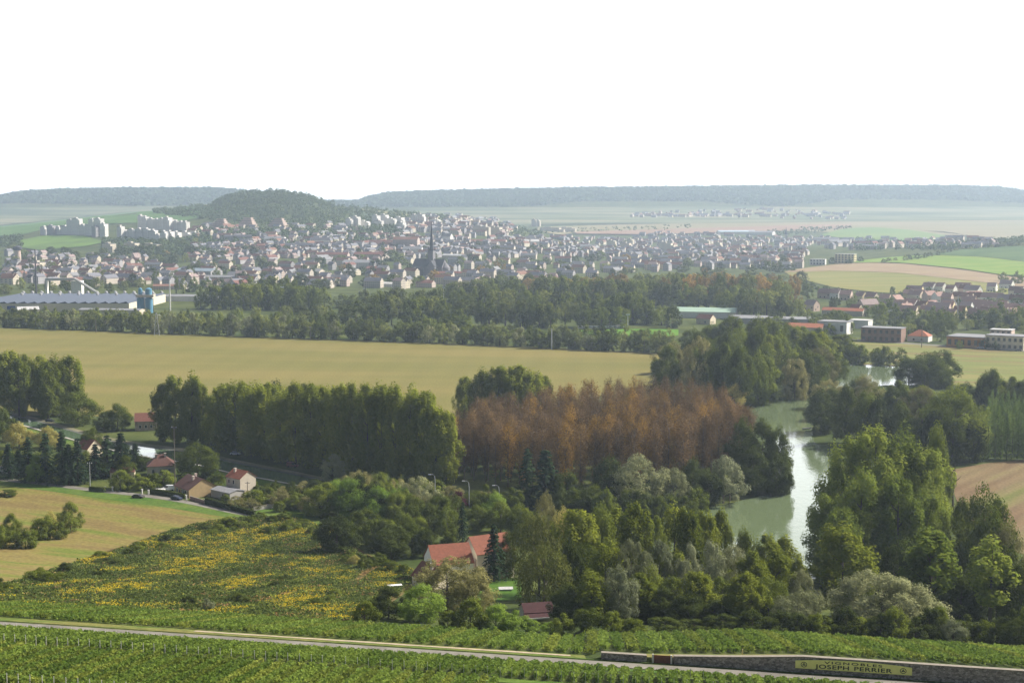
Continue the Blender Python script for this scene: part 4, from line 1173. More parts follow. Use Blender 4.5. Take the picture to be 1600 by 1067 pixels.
# ------------------------------------------------------------------ goldenrod meadow
MEAD = [(-80, 930), (0, 917), (120, 880), (250, 836), (330, 815), (400, 806), (470, 812), (520, 830), (560, 866), (610, 880), (645, 892), (640, 915), (600, 940), (555, 972), (470, 970), (300, 960), (150, 952), (0, 946), (-80, 944)]
mw = [at(*p) for p in MEAD]
mxy = np.array([(p.x, p.y) for p in mw])
def inside(P, poly):
    x, y = P[:, 0], P[:, 1]; r = np.zeros(len(P), bool)
    j = len(poly) - 1
    for i in range(len(poly)):
        a, b = poly[i], poly[j]
        c = ((a[1] > y) != (b[1] > y)) & (x < (b[0] - a[0]) * (y - a[1]) / (b[1] - a[1] + 1e-12) + a[0])
        r ^= c; j = i
    return r
def vnoise(x, y, seed):
    g = np.random.default_rng(seed).uniform(0, 1, (256, 256))
    xi, yi = np.floor(x).astype(int), np.floor(y).astype(int)
    fx, fy = sm(x - xi), sm(y - yi)
    G = lambda a, b: g[a % 256, b % 256]
    return (G(xi, yi) * (1-fx) + G(xi+1, yi) * fx) * (1-fy) + (G(xi, yi+1) * (1-fx) + G(xi+1, yi+1) * fx) * fy
MR = np.random.default_rng(3)
def scatter(n, poly):
    lo, hi = poly.min(0), poly.max(0)
    P = MR.uniform(lo, hi, (int(n), 2))
    return P[inside(P, poly)]
sheet("meadow_ground", [(-80, 928), (0, 914), (120, 876), (250, 833), (330, 812), (400, 804), (470, 810), (520, 828), (570, 868), (650, 890)],
      [(-80, 948), (0, 948), (150, 954), (300, 962), (470, 972), (560, 974), (605, 945), (645, 918)],
      field_mat("meadow floor", (.075, .085, .022), (.15, .10, .04), .09, (.5, 2), R(-60), fine=.35), .05, 50, 30)
# coordinates along and across the old furrows
ang = R(78)
def uv(P):
    return P[:, 0] * math.cos(ang) + P[:, 1] * math.sin(ang), -P[:, 0] * math.sin(ang) + P[:, 1] * math.cos(ang)
def patch(P):
    u, v = uv(P)
    return .6 * vnoise(u / 20 + 40, v / 7 + 9, 1) + .4 * vnoise(u / 6, v / 3.2, 2)
def tufts(name, n, test, size, hmul, mat, label, lift=.25):
    P = scatter(n, mxy); P = P[test(P)]
    z = terrain(P[:, 0], P[:, 1])
    m = 3
    C = np.repeat(np.stack([P[:, 0], P[:, 1], z], 1), m, 0) + MR.normal(0, size * .45, (len(P) * m, 3)) * np.array([1, 1, .35])
    hh = np.repeat(.4 + 1.0 * vnoise(P[:, 0] / 3.1, P[:, 1] / 3.1, 8) ** 2, m)
    C[:, 2] += lift + hmul * hh * MR.uniform(.2, 1, len(C))
    N = MR.normal(0, .6, C.shape) + np.array([.1, -.2, .8])
    tag(put(name, quads_mesh(name, leaf_quads(MR, C, N, size, .75), [mat])), label, None, kind='stuff')
M_T1 = leaf_mat("meadow herb", (.030, .045, .011), (.075, .085, .022), .3, 0)
M_T2 = leaf_mat("meadow dry stems", (.12, .075, .030), (.17, .12, .045), .3, 0)
M_T3 = leaf_mat("meadow bright herb", (.09, .115, .020), (.16, .16, .032), .35, 0)
M_GOLD = leaf_mat("goldenrod flowers", (.20, .155, .012), (.31, .235, .018), .3, 0)
track = lambda P: np.abs(uv(P)[1] - (uv(mxy[12:13])[1] + 22 + 1.5 * np.sin(uv(P)[0] / 9))) < 1.3
tufts("meadow_herbs", 90000, lambda P: ~track(P), .55, .75, M_T1, "dense dark green herbs and brambles covering the meadow")
tufts("dry_meadow_stems", 40000, lambda P: (vnoise(uv(P)[0] / 9, uv(P)[1] / 3, 5) > .56), .5, .6, M_T2, "brown dry stems between the herbs of the meadow")
tufts("bright_meadow_herbs", 70000, lambda P: (patch(P) > .42) & ~track(P), .5, .7, M_T3, "yellowish green herbs round the goldenrod drifts")
def gold(P):
    u, v = uv(P)
    dens = sm((patch(P) - .47) / .28)
    edge = P[:, 1] * 0 + 1
    return MR.uniform(0, 1, len(P)) < dens * (vnoise(u / 2, v / 2, 11) > .38) * .62
tufts("goldenrod", 120000, gold, .24, .45, M_GOLD, "drifts of yellow goldenrod in flower across the meadow", lift=.75)
# bushes in and around the meadow
for i in range(46):
    t = TR.random()
    if i < 26:                # thick rim along the stubble field
        q = resample([(-40, 925), (120, 882), (250, 840), (330, 818), (400, 806)], 100)[int(t * 99)]
        p = at(q[0] + TR.uniform(-5, 20), q[1] + TR.uniform(2, 16))
        lb, g = "low dark bramble bush on the rim between stubble and meadow", "bramble bushes on the meadow rim"
        tree('dark_shrub' if TR.random() < .5 else 'shrub', p, TR.uniform(1.5, 3.0), TR.uniform(3.5, 7), lb, g)
    else:
        q = (TR.uniform(60, 560), TR.uniform(868, 950))
        p = at(*q)
        tree('shrub' if TR.random() < .6 else 'dark_shrub', p, TR.uniform(1.2, 2.4), TR.uniform(2.5, 5), "low green bush standing among the goldenrod", "bushes among the goldenrod")
T('silver', 325, 934, 20, "pale silvery bush among the goldenrod near the vines", y=958)
for i, (px, y) in enumerate([(405, 812), (425, 818), (445, 815), (470, 822), (390, 822), (360, 826), (490, 835), (500, 845), (340, 832), (545, 880), (570, 890), (590, 885), (610, 895), (630, 900), (455, 830), (420, 835)]):
    p = at(px, y)
    tree('shrub', p, TR.uniform(2.2, 4), TR.uniform(4, 7), "thick bush at the meadow's upper end by lane and farm", "bushes at the meadow's upper end")
for i in range(22):
    p = at(TR.uniform(395, 500), TR.uniform(766, 802)) if i < 9 else at(TR.uniform(230, 480), TR.uniform(752, 770))
    tree('shrub', p, TR.uniform(2, 4.5), TR.uniform(3.5, 6.5), "garden bush between canal and village lane", "garden bushes by the canal")
# ------------------------------------------------------------------ building materials
def wallm(n, c, v=.10):
    return plain_mat(n, [min(q * 1.0, .8) for q in c], .9, noise=v, nscale=.8)
W_CREAM = wallm("cream render", (.62, .54, .40)); W_WHITE = wallm("white render", (.70, .68, .63)); W_GREY = wallm("grey render", (.38, .36, .33))
W_TAN = wallm("tan render", (.44, .32, .17)); W_PINK = wallm("pinkish render", (.55, .42, .35)); W_STONE = wallm("rubble house wall", (.34, .28, .22), .3)
W_YELL = wallm("pale yellow render", (.66, .56, .33)); W_BRICK = wallm("brown brick", (.24, .15, .11), .2); W_BEIGE = wallm("beige render", (.5, .44, .35))
def roofm(n, c):
    return plain_mat(n, [q * .8 for q in c], .85, noise=.22, nscale=1.5)
R_TRED = roofm("muted red tiles", (.19, .085, .062)); R_TOR = roofm("muted orange tiles", (.24, .125, .085)); R_RED = roofm("red tiles", (.27, .095, .055)); R_BROWN = roofm("brown tiles", (.135, .065, .05)); R_DARK = roofm("dark slate", (.075, .075, .085)); R_MAR = roofm("maroon sheet", (.065, .022, .022))
R_OR = roofm("orange tiles", (.42, .15, .075)); R_GREY = roofm("grey sheet roof", (.26, .26, .27)); R_RB = roofm("red brown tiles", (.20, .08, .055)); R_WHITE = roofm("white roof", (.6, .59, .57))
M_GLASS = plain_mat("window glass", (.03, .035, .045), .15, spec=.6)
M_FRAME = plain_mat("white frame", (.72, .70, .66), .5)
M_DOOR = plain_mat("dark door", (.10, .06, .04), .6)
M_CHIM = plain_mat("chimney render", (.5, .42, .36), .9, noise=.2)
M_METAL = plain_mat("galvanised metal", (.45, .46, .46), .5, metallic=.1)
M_DKMET = plain_mat("dark metal", (.09, .09, .10), .5)
M_BLUE = plain_mat("blue tank paint", (.10, .26, .38), .4, noise=.08)
M_WOOD = plain_mat("pole wood", (.20, .17, .14), .9, noise=.2)
CACHE = {}
def cached(key, fn):
    if key not in CACHE:
        CACHE[key] = fn()
    return CACHE[key]
def walls(L, W, H, RH, hip=False):
    m = MB(); a, b = L / 2, W / 2
    m.v = [(-a, -b, -.5), (a, -b, -.5), (a, b, -.5), (-a, b, -.5), (-a, -b, H), (a, -b, H), (a, b, H), (-a, b, H)]
    m.f = [(0, 1, 5, 4), (2, 3, 7, 6)]
    if RH and not hip:
        m.v += [(-a, 0, H + RH), (a, 0, H + RH)]
        m.f += [(1, 2, 6, 9, 5), (3, 0, 4, 8, 7)]
    else:
        m.f += [(1, 2, 6, 5), (3, 0, 4, 7), (4, 5, 6, 7)]
    m.m = [0] * len(m.f)
    return m
def roof(L, W, H, RH, hip=False, ov=.4, th=.16):
    m = MB(); a, b = L / 2 + ov * .6, W / 2 + ov
    e = H - RH * ov / (W / 2) + .03
    if not RH:
        m.box((0, 0, H - .02), (L + .3, W + .3, .35)); return m
    if hip:
        r = max(a - b, .2)
        for dz in (0, th):
            m.v += [(-a, -b, e + dz), (a, -b, e + dz), (a, b, e + dz), (-a, b, e + dz), (-r, 0, H + RH + dz), (r, 0, H + RH + dz)]
        m.f = [(6, 7, 11, 10), (7, 8, 11), (8, 9, 10, 11), (9, 6, 10), (0, 1, 7, 6), (1, 2, 8, 7), (2, 3, 9, 8), (3, 0, 6, 9), (3, 2, 1, 0)]
    else:
        for dz in (.02, th):
            m.v += [(-a, -b, e + dz), (a, -b, e + dz), (a, 0, H + RH + dz), (-a, 0, H + RH + dz), (a, b, e + dz), (-a, b, e + dz)]
        m.f = [(6, 7, 8, 9), (9, 8, 10, 11), (3, 2, 1, 0), (5, 4, 2, 3), (0, 1, 7, 6), (4, 5, 11, 10), (1, 2, 8, 7), (2, 4, 10, 8), (3, 0, 6, 9), (5, 3, 9, 11)]
    m.m = [0] * len(m.f)
    return m
def house(p, rz, L, W, H, RH, wm, rm, label, cat="house", group=None, name="house", hip=False, windows=(), doors=(), chimneys=(), pane=False, extra=None):
    root = put(name, None, None, p, rz)
    put("wall", cached(("w", L, W, H, RH, hip, wm.name), lambda: walls(L, W, H, RH, hip).mesh("house wall", wm)), root)
    r = put("roof", cached(("r", L, W, H, RH, hip, rm.name), lambda: roof(L, W, H, RH, hip).mesh("house roof", rm)), root)
    def facade(side, u, z):
        return {'f': ((u, -W / 2 - .03, z), 0), 'b': ((u, W / 2 + .03, z), math.pi), 'r': ((L / 2 + .03, u, z), math.pi / 2), 'l': ((-L / 2 - .03, u, z), -math.pi / 2)}[side]
    for s, u, z, ww, hh in windows:
        loc, a = facade(s, u, z)
        if pane:
            o = put("window", cached(("wf", ww, hh), lambda: MB().box((0, 0, 0), (ww + .2, .1, hh + .2)).mesh("window frame", M_FRAME)), root, loc, a)
            put("pane", cached(("wp", ww, hh), lambda: MB().box((0, -.06, .1), (ww, .04, hh)).mesh("pane", M_GLASS)), o)
        else:
            put("window", cached(("w1", ww, hh), lambda: MB().box((0, 0, 0), (ww, .1, hh)).mesh("window pane", M_GLASS)), root, loc, a)
    for s, u, ww, hh in doors:
        loc, a = facade(s, u, 0)
        put("door", cached(("d", ww, hh), lambda: MB().box((0, 0, 0), (ww, .12, hh)).mesh("door leaf", M_DOOR)), root, loc, a)
    for u, v in chimneys:
        zb = H + RH * (1 - abs(v) / (W / 2)) - .6
        put("chimney", cached(("c",), lambda: MB().box((0, 0, 0), (.8, .7, 1.9)).box((0, 0, 1.9), (.95, .85, .15)).mesh("chimney stack", M_CHIM)), r, (u, v, zb))
    return tag(root, label, cat, group)

# ------------------------------------------------------------------ village at the left
P = at
house(P(228, 671), R(12), 9.5, 8, 4.6, 3.2, W_STONE, R_RB, "small stone lock house with a brown roof by the canal", pane=True, chimneys=[(2.5, .6)],
      windows=[('f', -2.4, 1.2, .9, 1.4), ('f', .2, 1.2, .9, 1.4), ('f', 2.6, 1.2, .9, 1.4), ('l', 0, 3.6, .9, 1.2)], doors=[('l', 1.5, 1, 2.1)])
house(P(252, 741), R(14), 10.5, 8.5, 4.2, 3.6, W_BEIGE, R_BROWN, "grey villa with a dark hipped roof below the canal", name="villa", hip=True, pane=True, chimneys=[(-1.8, -1.2), (1.6, -.9)],
      windows=[('f', -3, 1.3, 1, 1.4), ('f', 0, 1.3, 1, 1.4), ('f', 3, 1.3, 1, 1.4)])
house(P(306, 772), R(-52), 12, 11, 3.1, 3.4, W_TAN, R_BROWN, "low bungalow with a wide dark brown roof and tan gable by the lane", name="bungalow", pane=True, chimneys=[(-3.2, 1.6), (1.2, -1.4)],
      windows=[('f', -3.6, 1.0, 1.1, 1.3), ('f', .6, .5, 1.0, 2.0), ('f', 2.0, .5, 1.0, 2.0), ('f', 3.4, .5, 1.0, 2.0)], doors=[('f', -1.5, 1, 2.1)])
house(P(377, 771), R(-42), 8.2, 7, 6.4, 2.3, W_BEIGE, R_RED, "tall two storey house with a red roof beside the canal", pane=True, chimneys=[(-1.8, -1.2)],
      windows=[('f', -2.4, 4.0, .8, 1.4), ('f', .3, 4.0, .8, 1.4)])
house(P(356, 777), R(-42), 11, 6.5, 2.7, .7, W_GREY, R_GREY, "low grey shed with a nearly flat roof beside the red roofed house", cat="shed", name="shed", doors=[('f', 2, 1.6, 2)])
house(P(140, 714), R(-40), 8, 7, 4.2, 3.4, W_CREAM, R_RED, "house with a bright red roof half hidden by the spruces", pane=True, windows=[('r', 0, 3.2, .8, 1.1)])
house(P(192, 745), R(10), 9, 5, 2.4, 1.2, W_CREAM, R_RB, "low shed with a tan roof behind the garden shrubs", cat="shed", name="shed")
house(P(14, 738), R(-10), 9, 4, 2.0, .5, W_WHITE, R_GREY, "low white outbuilding at the left edge of the lane", cat="shed", name="shed")
# the red roofed farm
house(at_d(701, 352), R(18), 10.2, 9.6, 5.6, 3.8, W_WHITE, R_RED, "red roofed barn with a pale left gable in the farm", cat="barn", name="barn", windows=[('f', -2.6, 1.6, .9, 1.2), ('f', 2.4, 1.6, .9, 1.2)])
house(at_d(676, 338), R(-50), 8.2, 6.2, 3.0, 2.8, W_CREAM, R_RB, "low farm annex with a darker red roof in front of the barn", cat="outbuilding", name="outbuilding", chimneys=[(1.2, -1.0)])
fh = house(at_d(763, 362), R(30), 11, 8, 7.4, 3.6, W_CREAM, R_RED, "tall gabled farmhouse with red roof and a round stair turret", name="farmhouse", pane=True,
           windows=[('l', -1.5, 4.6, .9, 1.5), ('l', 1.5, 4.6, .9, 1.5), ('l', -1.5, 1.3, .9, 1.5), ('f', -2, 4.6, .9, 1.4), ('f', 2, 4.6, .9, 1.4)])
put("turret", MB().lathe((-6.4, -2.6, -.5), [(1.25, 0), (1.25, 6.0), (1.4, 6.1), (1.4, 6.4), (.2, 6.9)], 16).mesh("stair turret", W_PINK), fh)
co = house(at_d(838, 272), R(12), 5.6, 5.0, 2.3, 1.1, W_GREY, R_MAR, "little cottage with a maroon roof under the hanging willow", cat="cottage", name="cottage", pane=True, windows=[('f', .6, .9, .8, .9)], doors=[('r', 0, .9, 2)])
put("porch_roof", MB().add([(-3.2, -4.4, 1.7), (1.6, -4.4, 1.7), (1.6, -2.5, 2.15), (-3.2, -2.5, 2.15), (-3.2, -4.4, 1.8), (1.6, -4.4, 1.8), (1.6, -2.5, 2.25), (-3.2, -2.5, 2.25)],
                           [(3, 2, 1, 0), (4, 5, 6, 7), (0, 1, 5, 4), (1, 2, 6, 5), (2, 3, 7, 6), (3, 0, 4, 7)]).mesh("porch sheet", R_MAR), co)
put("fascia", MB().box((-.8, -4.47, 1.45), (4.8, .1, .28)).mesh("porch fascia", M_FRAME), co)
house(at_d(790, 336), R(5), 3, 1.6, .7, .25, W_WHITE, R_WHITE, "white garden shelter on the lawn beside the weeping willow", cat="shelter", name="garden_shelter")
tb = put("terrace_table", None, None, at_d(617, 330), .3)
put("table_top", MB().box((0, 0, .9), (3.4, 1.4, .12)).mesh("table top", M_FRAME), tb)
for a, b in ((-1.5, -.5), (1.5, -.5), (-1.5, .5), (1.5, .5)):
    put("leg", MB().box((a, b, -.2), (.14, .14, 1.1)).mesh("table leg", M_FRAME), tb)
tag(tb, "long white table on the farm terrace at the meadow corner", "table")

# hedges and garden walls along the lane
def hedge(a, b, h, th, mat, label):
    A, B = at(*a), at(*b); L = (B - A).length
    n = int(L * 110)
    rng = np.random.default_rng(int(a[0]))
    u, v, z = rng.uniform(0, L, n), rng.uniform(-th / 2, th / 2, n), rng.uniform(0, h, n)
    e = rng.integers(0, 3, n); v = np.where(e == 0, -th / 2, v); z = np.where(e == 1, h, z)
    N = rng.normal(0, .4, (n, 3)); N[:, 1] -= (e == 0); N[:, 2] += (e == 1) + .3
    C = np.stack([u, v, z], 1) + rng.normal(0, .06, (n, 3))
    core = MB().box((L / 2, 0, -.1), (L, th * .8, h))
    o = put("hedge", quads_mesh("hedge", leaf_quads(rng, C, N, .3, .7), [M_DARK, mat], extra=core), None, A, math.atan2(B.y - A.y, B.x - A.x))
    tag(o, label, "hedge")
hedge((236, 771), (289, 779), 2.0, 1.2, M_DARK, "clipped dark hedge between lane and white van")
hedge((322, 787), (398, 806), 2.2, 1.3, M_DARK, "long clipped dark hedge along the lane's right end")
hedge((218, 757), (276, 757), 2.6, 1.5, M_BRD, "green hedge behind the white van")
hedge((140, 767), (164, 769), 1.8, 1.2, M_DARK, "short dark hedge beside the pale gate posts")
def low_wall(a, b, h, mat, label):
    A, B = at(*a), at(*b); L = (B - A).length
    root = put("garden_wall", None, None, A, math.atan2(B.y - A.y, B.x - A.x))
    put("masonry", MB().box((L / 2, 0, -.3), (L, .25, h + .3)).mesh("garden masonry", mat), root)
    put("coping", MB().box((L / 2, 0, h + .003), (L + .1, .38, .1)).mesh("garden coping", M_COPE), root)
    tag(root, label, "wall")
low_wall((396, 798), (452, 790), 1.3, W_GREY, "grey concrete garden wall right of the long hedge")
low_wall((297, 781), (320, 787), 1.4, W_BRICK, "brown garden wall between the two clipped hedges")
for i, (px, y) in enumerate([(164, 768), (176, 768), (222, 772), (232, 773), (291, 781), (321, 787), (338, 790)]):
    o = put("gate_post", MB().box((0, 0, -.2), (.45, .45, 1.9)).box((0, 0, 1.703), (.6, .6, .16)).mesh("gate pillar", W_WHITE), None, at(px, y))
    tag(o, "pale masonry gate post beside the village lane", "gate post", "gate posts along the lane")

# ------------------------------------------------------------------ vehicles
M_TYRE = plain_mat("tyre rubber", (.02, .02, .02), .8)
def paint(n, c):
    return plain_mat(n, c, .3, spec=.5)
def car(p, rz, body, label, cat="car", van=False, L=4.3):
    k = L / 4.3
    root = put("parked_van" if van else "parked_car", None, None, p, rz)
    prof = ([(-2.15, .35), (2.15, .35), (2.15, .8), (1.9, 1.0), (1.35, 1.08), (.75, 2.0), (-2.05, 2.1), (-2.15, 1.9)] if van else
            [(-2.15, .35), (2.15, .35), (2.15, .72), (1.9, .86), (.95, .96), (.35, 1.44), (-1.25, 1.46), (-1.95, .98), (-2.15, .9)])
    def bd():
        m = MB(); n = len(prof); w_ = .86
        rows = [(-w_, .96), (-w_ * .93, 1), (w_ * .93, 1), (w_, .96)]
        vs = []
        for yy, s in rows:
            inset = 1.0
            for x, z in prof:
                top = max(0, (z - .95)) * .16
                y2 = (abs(yy) - top) * (1 if yy > 0 else -1)
                vs.append((x * k * (.985 if s < 1 else 1), y2, (z - .35) * s + .35 if s < 1 else z))
        fs = [tuple(range(n - 1, -1, -1)), tuple(range(3 * n, 4 * n))]
        for r in range(3):
            for i in range(n):
                fs.append((r * n + i, r * n + (i + 1) % n, (r + 1) * n + (i + 1) % n, (r + 1) * n + i))
        m.add(vs, fs); me = m.mesh("car body", body)
        return me
    put("body", cached(("cb", van, k, body.name), bd), root)
    gl = [(.95, 1.2), (1.22, 1.2), (.80, 1.85), (.1, 1.85), (.1, 1.2)] if van else [(-1.75, 1.0), (.85, 1.0), (.32, 1.38), (-1.22, 1.40)]
    for sgn in (-1, 1):
        put("side_window", cached(("cg", van, k, sgn), lambda: MB().prism([(x * k, z) for x, z in gl], sgn * .80, sgn * .865).mesh("side glass", M_GLASS)), root)
    ws = [(1.28, 1.16), (.80, 1.92), (.86, 1.95), (1.36, 1.16)] if van else [(.92, 1.0), (.38, 1.42), (.44, 1.44), (1.0, 1.0)]
    put("windscreen", cached(("cw", van, k), lambda: MB().prism([(x * k, z) for x, z in ws], -.66, .66).mesh("windscreen glass", M_GLASS)), root)
    for x in (-1.35, 1.35):
        for sgn in (-1, 1):
            put("wheel", cached(("cwh",), lambda: MB().tube([(0, -.1, 0), (0, .1, 0)], .33, 14).mesh("wheel", M_TYRE)), root, (x * k, sgn * .8, .33))
    return tag(root, label, cat)
car(at(276, 781) + Vector((0, 0, .1)), R(-28), paint("dark blue paint", (.03, .04, .07)), "dark blue car parked on the lane below the bungalow")
car(at(264, 766), R(170), paint("white van paint", (.75, .75, .74)), "white van parked behind the dark hedge", "van", True, 5.4)
car(at(216, 778), R(-14), paint("rusty dark paint", (.05, .035, .03)), "dark low car on the grass verge left of the blue car")
car(at(368, 711) + Vector((0, 0, .1)), R(-10), paint("silver paint", (.55, .56, .57)), "silver car on the towpath under the poplars")
car(at(457, 730) + Vector((0, 0, .1)), R(-14), paint("maroon paint", (.10, .015, .02)), "maroon van on the towpath under the poplar row", "van", True, 4.6)
car(at(78, 659), R(-16), paint("black paint", (.02, .02, .025)), "black car on the towpath at the far left")
car(at(1532, 545) + Vector((0, 0, .2)), R(170), paint("white car paint", (.75, .75, .74)), "white car driving on the main road by the yellow store", L=5)
car(at(1591, 549) + Vector((0, 0, .2)), R(170), paint("dark car paint", (.04, .04, .05)), "dark car on the main road at the right edge", L=5)
tr = put("flat_trailer", None, None, at(247, 768), R(8))
put("deck", MB().box((0, 0, .55), (5.2, 2.0, .45), taper=.94).mesh("trailer deck", M_FRAME), tr)
for sgn in (-1, 1):
    put("wheel", cached(("cwh",), lambda: None), tr, (-.4, sgn * .95, .33))
tag(tr, "long low white trailer parked left of the white van", "trailer")
for i in range(13):
    px = 906 + i * 5.4 + TR.uniform(-1, 1)
    o = put("caravan", None, None, at(px, 513.5 + TR.uniform(-.6, .6)), TR.uniform(-.4, .4))
    put("body", cached(("carv",), lambda: MB().prism([(-2.4, .45), (2.2, .45), (2.6, 1.2), (2.2, 2.5), (-2.2, 2.55), (-2.5, 1.4)], -1.05, 1.05).mesh("caravan body", M_FRAME)), o)
    put("window", cached(("carw",), lambda: MB().box((0, -1.08, 1.3), (2.6, .06, .7)).mesh("caravan window", M_GLASS)), o)
    for x in (-.3,):
        put("wheel", cached(("cwh",), lambda: None), o, (x, -.95, .33))
    tag(o, "white caravan under the trees behind the sports lawn", "caravan", "caravans behind the sports lawn")
bt = put("rowing_boat", None, None, Vector((*at(1261, 671)[:2], .30)), R(20))
hull = MB()
for i, t in enumerate(np.linspace(-1, 1, 9)):
    ww = .75 * (1 - abs(t) ** 2.4) + .02
    hull.v += [(t * 2.6, -ww, .5 + .12 * t * t), (t * 2.6, -ww * .6, -.1), (t * 2.6, ww * .6, -.1), (t * 2.6, ww, .5 + .12 * t * t), (t * 2.6, ww * .85, .45), (t * 2.6, 0, .12), (t * 2.6, -ww * .85, .45)]
for i in range(8):
    for k in range(7):
        hull.f.append((i * 7 + k, i * 7 + (k + 1) % 7, (i + 1) * 7 + (k + 1) % 7, (i + 1) * 7 + k))
put("hull", hull.mesh("boat hull", M_DKMET), bt)
for x in (-.9, .9):
    put("thwart", MB().box((x, 0, .3), (.3, 1.1, .06)).mesh("boat seat", M_WOOD), bt)
tag(bt, "small dark rowing boat on the river by the right bank", "boat")
mp = put("mooring_post", MB().tube([(0, 0, -1), (.05, 0, 1.6), (.1, 0, 3.2)], [.22, .2, .16], 8).mesh("mooring pile", M_WOOD), None, Vector((*at(1140, 784)[:2], .2)))
tag(mp, "dark mooring post in the water off the left shore", "post")

# ------------------------------------------------------------------ poles, lamps, pylons
def pole(px, y, ytop, label, r=.16, arms=True, mat=M_WOOD):
    p = at(px, y); h = h_to(p, ytop)
    root = put("utility_pole", None, None, p)
    put("shaft", MB().tube([(0, 0, -.3), (0, 0, h)], [r, r * .7], 8).mesh("pole shaft", mat), root)
    if arms:
        put("crossarm", MB().box((0, 0, h - .6), (1.8, .14, .16)).mesh("crossarm", M_DKMET), root)
        for x in (-.75, 0, .75):
            put("insulator", cached(("ins",), lambda: MB().lathe((0, 0, 0), [(.06, 0), (.1, .08), (.06, .2), (.1, .28), (.03, .34)], 8).mesh("insulator", M_FRAME)), root, (x, 0, h - .44))
    tag(root, label, "pole")
pole(141, 762, 722, "pale concrete utility pole beside the spruces on the lane", mat=M_METAL)
pole(274, 771, 666, "tall thin utility pole left of the bungalow")
pole(387, 778, 752, "short utility pole beside the red roofed house")
pole(150, 520, 500, "wooden pole at the crop field's far edge, toward the left", .3)
pole(485, 531, 510, "wooden pole pair post at the far edge of the crop, middle", .3)
pole(862, 546, 514, "thick pale pole at the right end of the crop's far edge", .45, mat=M_METAL)
pole(1440, 543, 508, "dark pole beside the main road at the right field", .35)
pole(1496, 505, 462, "tall grey pole between the hillside houses", .45, mat=M_METAL)
def lattice(px, y, ytop, label):
    p = at(px, y); h = h_to(p, ytop)
    root = put("power_pylon", None, None, p, .3)
    for sx in (-1, 1):
        for sy in (-1, 1):
            put("leg", MB().tube([(sx * h * .11, sy * h * .11, -.2), (sx * h * .02, sy * h * .02, h)], .12, 4).mesh("pylon leg", M_METAL), root)
    b = MB()
    for i in range(6):
        z0, z1 = h * i / 6, h * (i + 1) / 6
        w0, w1 = h * (.11 - .09 * i / 6), h * (.11 - .09 * (i + 1) / 6)
        for s in (-1, 1):
            b.tube([(-w0, s * w0, z0), (w1, s * w1, z1)], .06, 3); b.tube([(w0, s * w0, z0), (-w1, s * w1, z1)], .06, 3)
    put("bracing", b.mesh("pylon bracing", M_METAL), root)
    put("crossarm", MB().tube([(-h * .16, 0, h * .86), (0, 0, h * .92), (h * .16, 0, h * .86)], .12, 4).mesh("pylon arm", M_METAL), root)
    tag(root, label, "pylon")
lattice(245, 524, 488, "grey lattice power pylon at the crop field's far edge")
def lamp(px, y, ytop, label, group=None):
    p = at(px, y); h = h_to(p, ytop)
    root = put("street_lamp", None, None, p, R(180))
    put("shaft", MB().tube([(0, 0, -.2), (0, 0, h * .8), (.15, 0, h * .94), (.7, 0, h), (1.6, 0, h)], [.16, .12, .1, .08, .07], 8).mesh("lamp post", M_METAL), root)
    put("lamp_head", MB().box((1.9, 0, h - .12), (1.1, .35, .22), taper=.7).mesh("lamp head", M_FRAME), root)
    tag(root, label, "street lamp", group)
lamp(733, 800, 751, "grey street lamp in the middle of the three by the withered grove")
lamp(680, 790, 741, "street lamp left of the other two, before the poplar row's end")
lamp(780, 800, 758, "street lamp right of the other two, beside the twin spruces")
def mast(px, y, ytop, label, r, head=True):
    p = at(px, y); h = h_to(p, ytop)
    root = put("floodlight_mast", None, None, p)
    put("shaft", MB().tube([(0, 0, -.3), (0, 0, h)], [r, r * .6], 8).mesh("mast shaft", M_FRAME if head else M_DKMET), root)
    if head:
        put("lamp_rack", MB().box((0, 0, h - .5), (3.4, .5, 1.3)).mesh("lamp rack", M_METAL), root)
    tag(root, label, "mast")
mast(441, 482, 449, "white floodlight mast left of the park, before the tall town side poplars", .45)
mast(563, 472, 456, "shorter white floodlight mast of the pair at the park's left end", .45)
mast(570, 474, 452, "taller white floodlight mast of the pair at the park's left end", .45)
mast(693, 472, 450, "white floodlight mast above the middle park avenue", .45)
mast(266, 486, 434, "thick pale mast right of the blue silos", .8, True)
mast(981, 514, 492, "slim white floodlight mast behind the sports lawn", .3)
mast(57, 466, 390, "tall dark chimney mast over the factory at the left", 1.1, False)

